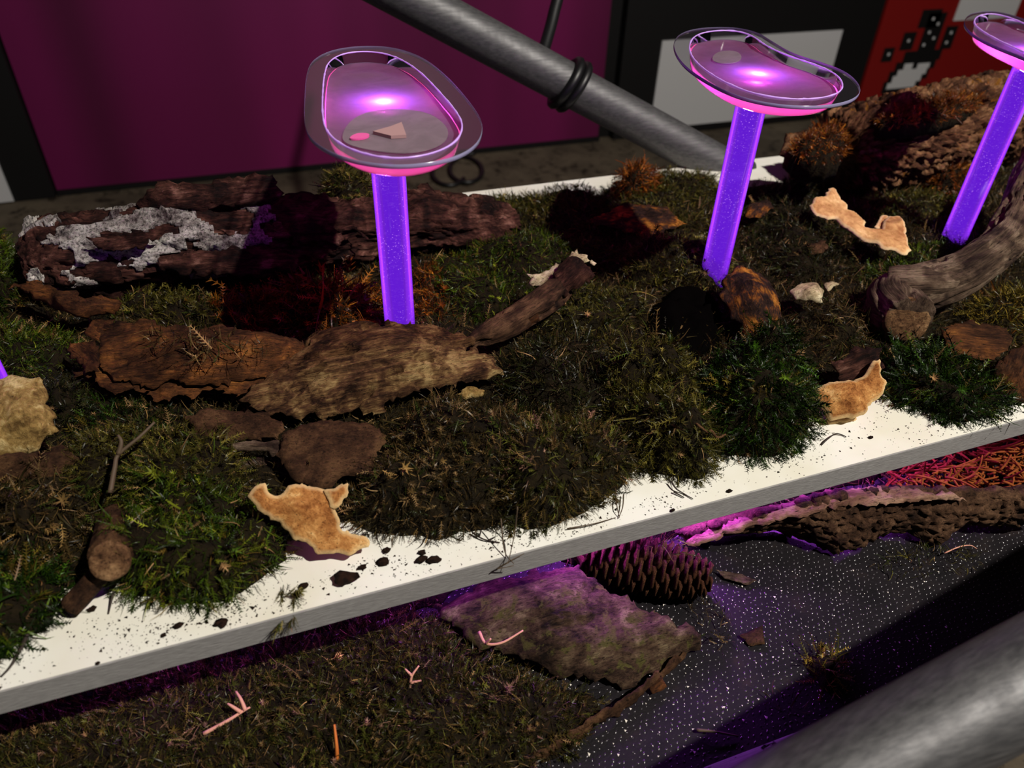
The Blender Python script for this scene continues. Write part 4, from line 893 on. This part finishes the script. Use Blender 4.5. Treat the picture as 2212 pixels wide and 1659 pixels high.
moss('dry moss wisps strewn over the orange-brown bark slab', [(300, 720), (420, 715), (560, 735), (590, 760), (480, 785), (360, 775)], .002, 'brown', zb=.056, zpx=.056, z0=.05, length=.014, dens=4.5e4, mix=STR, spread=1.4, up=.2, cushion=False)
hp = smooth_closed(np.array([P(a, b2, .004)[:2] for a, b2 in [(1375, 690), (1420, 640), (1500, 635), (1560, 660), (1575, 720), (1560, 770), (1480, 790), (1400, 770)]]), 2)  # low black lump added to darken the hollow like deep shade
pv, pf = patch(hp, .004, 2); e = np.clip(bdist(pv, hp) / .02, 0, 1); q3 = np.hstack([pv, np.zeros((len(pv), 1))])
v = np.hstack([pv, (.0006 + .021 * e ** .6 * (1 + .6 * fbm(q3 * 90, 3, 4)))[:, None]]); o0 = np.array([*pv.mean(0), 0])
o = mesh_obj('shade_lump', v - o0, pf, M['hollow_shade']); o.location = o0; tag(o, 'black lump standing for the shade in the hollow between the moss mounds', 'soil')

# ------------------------------------------------------------------ lower deck
LG = 'moss on the stage deck'
moss('wide brown-green moss mat on the deck below the board', [(-250, 1600), (60, 1520), (300, 1455), (500, 1410), (700, 1360), (900, 1310), (1010, 1340), (1080, 1420), (1200, 1480), (1320, 1500), (1280, 1570), (1150, 1650), (950, 1760), (-250, 1900)], .016, 'litter', zb=DECK, z0=DECK + .0005, zpx=DECK + .01, length=.0095, dens=1.9e5, group=LG, lump=.35)
moss('dark moss under the board edge at left on the deck', [(-250, 1440), (200, 1330), (700, 1200), (1000, 1150), (1020, 1290), (700, 1370), (200, 1490), (-250, 1600)], .012, 'brown', zb=DECK, z0=DECK + .0005, zpx=DECK, length=.010, dens=4e4, group=LG)
moss('thin green moss fringe in front of the plated bark', [(1880, 1215), (1960, 1195), (2080, 1190), (2120, 1230), (2010, 1245), (1900, 1240)], .008, 'olive', zb=DECK, z0=DECK + .0005, zpx=DECK, length=.010, dens=7e4, group=LG, mix=STR, cushion=False)
moss('tall golden moss tuft standing on the studded deck', [(1735, 1430), (1780, 1415), (1815, 1460), (1800, 1500), (1760, 1480)], .014, 'gold', zb=DECK, z0=DECK + .0005, zpx=DECK, length=.014, dens=9e4, group=LG)
moss('small brown moss wisp near the scuffed rail', [(1650, 1500), (1700, 1510), (1740, 1540), (1700, 1560), (1660, 1530)], .006, 'brown', zb=DECK, z0=DECK + .0005, zpx=DECK, length=.012, dens=6e4, group=LG, mix=STR, cushion=False)
moss('crumbled brown moss beside the lichen bark corner', [(1480, 1290), (1540, 1300), (1600, 1360), (1560, 1420), (1520, 1370)], .004, 'brown', zb=DECK, z0=DECK + .0005, zpx=DECK, length=.009, dens=7e4, group=LG, mix=STR, cushion=False)
moss('violet-lit moss bed behind the pine cone under the board', [(1150, 1180), (1500, 1080), (1900, 960), (2212, 880), (2400, 840), (2400, 940), (2150, 1010), (1850, 1040), (1500, 1150), (1250, 1230)], .016, 'litter', zb=DECK, z0=DECK + .0005, zpx=DECK, length=.014, dens=5e4, group=LG, mix=STR)
lc = empty('lichen_clump', tuple(P(2100, 1040, DECK))); r = np.random.default_rng(21); V = []; T = []; nb = 0
poly = np.array([P(a, b2, DECK + .015)[:2] for a, b2 in [(1880, 1030), (1960, 995), (2080, 970), (2330, 930), (2340, 1050), (2200, 1085), (2050, 1075), (1940, 1060)]])
lo_, hi_ = poly.min(0), poly.max(0); cnt = 0
while cnt < 520:
    q = r.uniform(lo_, hi_)
    if not inside(q[None], poly)[0]: continue
    d = nrm(np.array([r.normal(.25, .8), r.normal(-.7, .6), r.normal(.35, .35)])); b3 = r.normal(0, .35, 3); L_ = r.uniform(.012, .026)
    t_ = np.linspace(0, 1, 6)[:, None]; pth = np.array([q[0], q[1], DECK + r.uniform(.004, .034)]) + d * L_ * t_ + b3 * L_ * t_ ** 2; pth[:, 2] = np.maximum(pth[:, 2], DECK + .002)
    v, f, g = tube_mesh(pth, np.array([.0011, .00105, .001, .0009, .0008, .0006]) * r.uniform(.8, 1.2), 5); V.append(v); T.append(f + nb); nb += len(v); cnt += 1
mesh_obj('lichen_strands', np.vstack(V) - np.array(lc.location), np.vstack(T), M['lichen'], lc, kind='stuff')
tag(lc, 'thick-stranded orange lichen behind the plated bark', 'lichen')

pb = empty('bark_slab', tuple(P(1850, 1170, DECK)))
slab('outer_bark', [(1470, 1176, -.074), (1560, 1152, -.064), (1640, 1132, -.056), (1720, 1112, -.050), (1800, 1092, -.046), (1900, 1080, -.045), (2000, 1072, -.047), (2100, 1078, -.050), (2260, 1080, -.052), (2260, 1150, -.088), (2120, 1150, -.090), (2080, 1160, -.092), (2050, 1190, -.095), (1980, 1172, -.094), (1900, 1176, -.094), (1842, 1216, -.096), (1760, 1190, -.095), (1680, 1162, -.095), (1560, 1172, -.094), (1490, 1188, -.094)], .022, M['bark_plate'], ('plate', 150, .0036), .002, .004, [(1850, 1120, -.062), (1650, 1145, -.074)], 201, pb, grain=(1500, 1180, 2200, 1110))
slab('inner_face', [(1480, 1168, -.072), (1560, 1128, -.062), (1660, 1096, -.054), (1760, 1066, -.048), (1840, 1050, -.045), (1940, 1052, -.044), (2060, 1064, -.046), (2090, 1080, -.049), (1980, 1080, -.046), (1880, 1086, -.046), (1780, 1102, -.049), (1680, 1126, -.055), (1580, 1150, -.064), (1500, 1172, -.073)], .006, M['bark_inner'], ('flaky', 90, .0022), .002, .003, (), 207, pb)
tag(pb, 'long plated bark piece on the deck under the board edge', 'bark', 'bark pieces on the deck')
bark('lichen-covered bark slab on the deck left of the pine cone', [(940, 1305, -.08), (1050, 1262, -.07), (1180, 1218, -.062), (1262, 1228, -.064), (1330, 1280, -.072), (1450, 1330, -.078), (1525, 1362, -.084), (1500, 1400, -.09), (1420, 1460, -.092), (1330, 1480, -.09), (1200, 1450, -.088), (1050, 1400, -.085), (980, 1360, -.082)], .010, M['bark_lichen'], ('flaky', 50, .0045), .0022, .004, [(1250, 1320, -.066), (1200, 1390, -.07)], 202, group='bark pieces on the deck', grain=(1000, 1400, 1450, 1280))
bark('thin bark strip along the near edge of the moss mat', [(1150, 1640, -.094), (1250, 1570, -.09), (1380, 1490, -.088), (1480, 1405, -.09), (1490, 1415, -.096), (1390, 1505, -.096), (1260, 1590, -.097), (1165, 1655, -.098)], .003, M['bark_plain'], ('grain', 110, .0012), .0022, .0025, (), 203, group='bark pieces on the deck')
bark('small pinkish bark chip right of the pine cone', [(1546, 1232, -.095), (1600, 1240, -.093), (1634, 1252, -.095), (1615, 1266, -.096), (1570, 1252, -.096)], .0025, M['branch_grey'], ('grain', 120, .0008), .0015, .001, (), 204, group='bark pieces on the deck')
bark('tiny brown bark flake in the middle of the studded deck', [(1600, 1370, -.096), (1650, 1350, -.094), (1655, 1390, -.096), (1620, 1395, -.097)], .0025, M['bark_plain'], ('grain', 120, .0008), .0018, .001, (), 205, group='bark pieces on the deck')
bark('brown leaf-like bark scrap at the bottom edge of the moss mat', [(1400, 1470, -.092), (1430, 1455, -.09), (1440, 1480, -.094), (1410, 1500, -.096)], .002, M['bark_orange'], ('grain', 120, .0008), .0018, .001, (), 206, group='bark pieces on the deck')

# pine cone
ca, cb_ = P(1240, 1185, DECK + .024), P(1525, 1250, DECK + .020); ax = nrm(cb_ - ca); Lc = np.linalg.norm(cb_ - ca)
pc = empty('pine_cone', tuple((ca + cb_) / 2 * np.array([1, 1, 0]) + np.array([0, 0, DECK])))
s_ = nrm(np.cross(ax, [0, 0, 1.])); q_ = np.cross(s_, ax)
def crad(t): return .0205 * np.sin(np.clip(t * .86 + .12, 0, 1) * math.pi) ** .55
core = [ca + ax * Lc * t for t in np.linspace(0, 1, 9)]
tube('core', core, [max(.002, crad(t) * .6) for t in np.linspace(0, 1, 9)], M['cone_scale'], pc, 16, 24)
# one scale: a thick curved wedge, reaching out along +y
sv = []; 
for yy, ww, zz, tt in ((0, .3, 0, .08), (.4, .5, .02, .12), (.75, .62, .08, .16), (1.0, .50, .20, .18), (1.12, .2, .26, .08)):
    sv += [(-ww, yy, zz), (0, yy + .02, zz + .06), (ww, yy, zz), (ww, yy, zz - tt), (0, yy, zz - tt), (-ww, yy, zz - tt)]
sf = []
for i in range(4):
    for j in range(6): a = 6 * i + j; b2 = 6 * i + (j + 1) % 6; sf += [(a, b2, b2 + 6), (a, b2 + 6, a + 6)]
sf += [(24, 25, 28), (24, 28, 29), (25, 26, 27), (25, 27, 28)]
sm = None; o0 = np.array(pc.location); NS = 120
for i in range(NS):
    t = .02 + .97 * i / NS; a = i * 2.399963; rad_ = crad(t)
    out = s_ * math.cos(a) + q_ * math.sin(a); tan = np.cross(ax, out)
    d = nrm(out * .75 + ax * .65); nz = np.cross(tan, d)
    o = None
    if sm is None:
        o = mesh_obj('scale', np.array(sv), np.array(sf), M['cone_scale'], None, smooth=False); sm = o.data
    else:
        o = bpy.data.objects.new('scale', sm); C.objects.link(o)
    o.parent = pc; sc_ = .0135 * (.55 + .5 * rad_ / .0205)
    base = ca + ax * Lc * t + out * rad_ * .42 - o0
    mm = Matrix.Identity(4)
    for r_ in range(3): mm[r_][0] = tan[r_] * sc_; mm[r_][1] = d[r_] * sc_; mm[r_][2] = (nz[r_] if (nz @ out) > 0 else -nz[r_]) * sc_; mm[r_][3] = base[r_]
    o.matrix_basis = mm
tag(pc, 'brown pine cone lit violet, lying under the board edge', 'pine cone')
moss('pinkish moss wisp lying over the pine cone', [(1400, 1180), (1430, 1150), (1480, 1165), (1470, 1195), (1420, 1210)], .003, 'litter', zb=DECK + .048, zpx=DECK + .05, z0=DECK + .045, length=.010, dens=8e4, mix=STR, group=LG, cushion=False)

# ------------------------------------------------------------------ twigs
def twig(label, paths, rad, mat, cat='twig', name='twig'):
    t = empty(name, tuple(P(*paths[0][0])))
    for i, pth in enumerate(paths):
        tube('stalk' if i == 0 else 'side_shoot', [P(*q) for q in pth], [rad * (1 - .5 * k / (len(pth) - 1)) for k in range(len(pth))], mat, t, 6)
    return tag(t, label, cat, 'loose twigs')
twig('forked grey twig standing in the olive moss at left', [[(238, 1065, .035), (248, 1010, .042), (256, 982, .046), (300, 945, .052), (334, 912, .056)], [(256, 982, .046), (262, 955, .052), (255, 940, .055)]], .0017, M['twig'])
twig('thin bent wire-like stem over the board edge at centre', [[(1118, 1095, .03), (1112, 1150, .012), (1098, 1215, .002)], [(1098, 1215, .002), (1075, 1228, -.004), (1110, 1222, -.002)], [(1082, 1120, .02), (1090, 1190, .004), (1110, 1218, .001)], [(1072, 1230, -.004), (1105, 1210, .001), (1132, 1196, .002)]], .0005, M['twig'])
twig('fine dry stalk bowing right of the centre front mound', [[(1330, 1065, .002), (1333, 1095, .004), (1338, 1118, .001)], [(1347, 1068, .003), (1345, 1095, .003), (1336, 1120, .001)], [(1225, 1142, .002), (1280, 1132, .003), (1330, 1118, .001)]], .0005, M['twig'])
twig('dark bent rootlet on the white board at centre front', [[(1450, 1040, .004), (1460, 1055, .003), (1475, 1065, .001), (1497, 1078, .001)], [(1455, 1062, .002), (1478, 1075, .001)]], .0007, M['twig_dark'])
twig('curved dark rootlet on the white board below the tan fungus', [[(1775, 960, .001), (1788, 948, .003), (1805, 937, .002), (1820, 940, .001), (1828, 944, .001)]], .0007, M['twig_dark'])
twig('dark rootlets fringing the moss left of the wire-like stem', [[(1020, 1150, .003), (1045, 1165, .002), (1080, 1172, .001)], [(1035, 1158, .003), (1040, 1145, .006)], [(1055, 1167, .002), (1070, 1160, .004)]], .0007, M['twig_dark'])
twig('dark stalk drooping from the left front moss tuft', [[(60, 1370, .01), (40, 1410, .004), (22, 1440, .001), (2, 1462, .001)]], .0011, M['twig_dark'])
twig('short dark stalk on the white board below the sawn stub', [[(246, 1278, .006), (240, 1300, .003), (234, 1326, .001)]], .0009, M['twig_dark'])
twig('pale pink forked twig lying on the lower moss mat', [[(440, 1585, DECK + .021), (490, 1558, DECK + .024), (525, 1536, DECK + .025), (540, 1528, DECK + .024)], [(530, 1534, DECK + .026), (520, 1510, DECK + .030), (510, 1494, DECK + .030)], [(520, 1538, DECK + .026), (500, 1525, DECK + .028), (492, 1520, DECK + .028)]], .0013, M['twig_pink'])
twig('short orange twig standing in the lower moss mat', [[(728, 1640, DECK + .014), (727, 1610, DECK + .024), (722, 1565, DECK + .032)]], .0014, M['twig_orange'])
twig('pink forked sprig in the middle of the lower moss mat', [[(885, 1485, DECK + .016), (890, 1460, DECK + .024), (905, 1438, DECK + .028)], [(890, 1460, DECK + .024), (875, 1445, DECK + .027)], [(887, 1475, DECK + .02), (910, 1470, DECK + .022)]], .0011, M['twig_pink'])
twig('pink rootlet beside the lichen-covered bark slab', [[(1035, 1365, DECK + .034), (1050, 1390, DECK + .034), (1085, 1388, DECK + .036), (1130, 1362, DECK + .038)], [(1050, 1390, DECK + .034), (1060, 1380, DECK + .04)]], .0012, M['twig_pink'])
twig('thin brown twig on the studded deck near the rail', [[(1505, 1577, DECK + .003), (1540, 1580, DECK + .004), (1595, 1590, DECK + .002)]], .0012, M['twig'])
twig('pale wisp at the right end of the plated bark', [[(2040, 1195, DECK + .006), (2070, 1182, DECK + .010), (2095, 1178, DECK + .008), (2110, 1185, DECK + .004)]], .0006, M['twig_pink'])
twig('pale curled root on the moss at the centre back', [[(1525, 940, .03), (1535, 930, .036), (1550, 945, .034), (1568, 938, .036)], [(1490, 905, .034), (1510, 920, .04), (1530, 935, .036)]], .0013, M['cut_wood'])

# loose sprig hanging over the front edge of the board
r = np.random.default_rng(3); sp0 = P(612, 1290, .004)
sg_ = empty('moss_sprig', tuple(P(612, 1290, 0)))
pos = []; nor = []
for a, b2 in (((612, 1262, .004), (600, 1355, -.004)), ((640, 1275, .004), (628, 1352, -.003)), ((612, 1285, .005), (645, 1280, .004))):
    p0, p1 = P(*a), P(*b2); p0[1] -= .0; tt = np.linspace(0, 1, 40)[:, None]; pth = p0 + (p1 - p0) * tt; pth[:, 1] = np.minimum(pth[:, 1], np.where(pth[:, 2] < 0.0005, BY0 - .002, 9)); pos.append(pth); nor.append(np.repeat(nrm(p1 - p0)[None], 40, 0))
pos = np.vstack(pos); nor = np.vstack(nor)
V, T, Cc = scatter_fronds(pos, nor, 0 * nor, .008, pick('olive', pos, r), FEA, r, .7, 0, 1)
mesh_obj('moss_shoots', V - np.array(sg_.location), T, M['moss'], sg_, col=Cc, smooth=False, kind='stuff')
tag(sg_, 'loose moss sprig hanging over the grey front edge', 'moss sprig')

# ------------------------------------------------------------------ crumbs
def blob(r_, seed):
    import bmesh
    bm = bmesh.new(); bmesh.ops.create_icosphere(bm, subdivisions=2, radius=1)
    v = np.array([tuple(x.co) for x in bm.verts]); f = np.array([[q.index for q in p.verts] for p in bm.faces]); bm.free()
    v = v * (1 + 1.1 * fbm(v * 1.9 + seed, 3, seed))[:, None] * r_ * np.array([1.2, .9, .55]); v[:, 2] -= v[:, 2].min(); return v, f
big = [(748, 1257, 17, 'largest dark soil crumb lying alone on the white board front'), (782, 1229, 7, 'small flat crumb behind the largest soil crumb'), (828, 1218, 10, 'dark crumb between the largest crumb and the crumb pair'), (835, 1192, 8, 'dark crumb touching the shadow of the orange fungus tip'),
       (911, 1213, 11, 'left dark crumb of the pair below the centre moss'), (938, 1212, 11, 'right dark crumb of the pair below the centre moss'), (912, 1196, 7, 'small crumb just above the crumb pair'), (199, 1318, 7, 'round brown seed-like crumb below the sawn stub'),
       (387, 1354, 8, 'dark crumb below the big green mound'), (480, 1349, 10, 'long dark crumb at the tip of the green mound'), (354, 1374, 5, 'tiny crumb left of the loose sprig on the white board'), (658, 1269, 8, 'square grey crumb right of the loose sprig'),
       (211, 1434, 4, 'lone dot-like crumb near the left front edge'), (1452, 1104, 5, 'small crumb on the front edge of the board at centre'), (1575, 1062, 6, 'dark crumb below the golden-green mound'), (1880, 946, 5, 'lone crumb on the white board right of the curved rootlet')]
for i, (a, b2, rp_, lb) in enumerate(big):
    v, f = blob(rp_ / 3600, i); o = mesh_obj('soil_crumb', v, f, M['crumb'], None, smooth=True); p = P(a, b2, 0.0002); o.location = p; tag(o, lb, 'crumb', 'larger soil crumbs on the board')
r = np.random.default_rng(12); V = []; T = []; nb = 0
fr = np.array([(0, 1440), (200, 1340), (400, 1350), (600, 1270), (800, 1210), (1000, 1180), (1200, 1150), (1400, 1080), (1600, 1020), (1780, 960), (1900, 900), (2050, 910), (2200, 860)])
v0, f0 = blob(1, 40); keep = v0
cnt = 0
while cnt < 1500:
    x = r.uniform(-20, 2230); yb = np.interp(x, [0, 2212], [1492, 904]); yt = np.interp(x, fr[:, 0], fr[:, 1])
    t = r.random() ** 1.7; y = yt + (yb - yt) * t + r.normal(0, 8)
    if y > yb - 3: continue
    if vnoise(np.array([[x / 90., y / 60., 0]]), 4)[0] + r.normal(0, .5) < -.1: continue
    s0 = np.exp(r.normal(-.35, .55)) * .00042; a = r.uniform(0, 6.3); R2 = np.array([[math.cos(a), -math.sin(a), 0], [math.sin(a), math.cos(a), 0], [0, 0, 1]])
    el = np.array([r.uniform(.8, 2.2), 1, 1]); ico = np.array([[1, 0, 0], [-.5, .87, 0], [-.5, -.87, 0], [0, 0, 1.1], [.3, .2, 0.9]])
    V.append((ico * el * s0) @ R2.T + P(x, y, .0001)); T.append(np.array([[0, 1, 4], [1, 3, 4], [1, 2, 3], [2, 0, 3], [0, 4, 3]]) + nb); nb += 5; cnt += 1
o = mesh_obj('soil_crumbs', np.vstack(V), np.vstack(T), M['crumb'], None, smooth=False, kind='stuff'); tag(o, 'fine dark soil crumbs scattered along the white board front', 'soil')
V = []; T = []; nb = 0; r = np.random.default_rng(14)
for i in range(420):
    x, y = r.uniform(1150, 2050), r.uniform(1230, 1640); s0 = np.exp(r.normal(0, .45)) * .00050
    p = P(x, y, DECK + .0006)
    if p[1] < .164: continue
    ico = np.array([[1, 0, 0], [-.5, .87, 0], [-.5, -.87, 0], [0, 0, .8]]) * s0 * r.uniform(.6, 1.4, (4, 3))
    V.append(ico + p); T.append(np.array([[0, 1, 3], [1, 2, 3], [2, 0, 3]]) + nb); nb += 4
o = mesh_obj('pale_specks', np.vstack(V), np.vstack(T), M['speck'], None, smooth=False, kind='stuff'); tag(o, 'pale dust specks scattered over the black studded deck', 'dust')
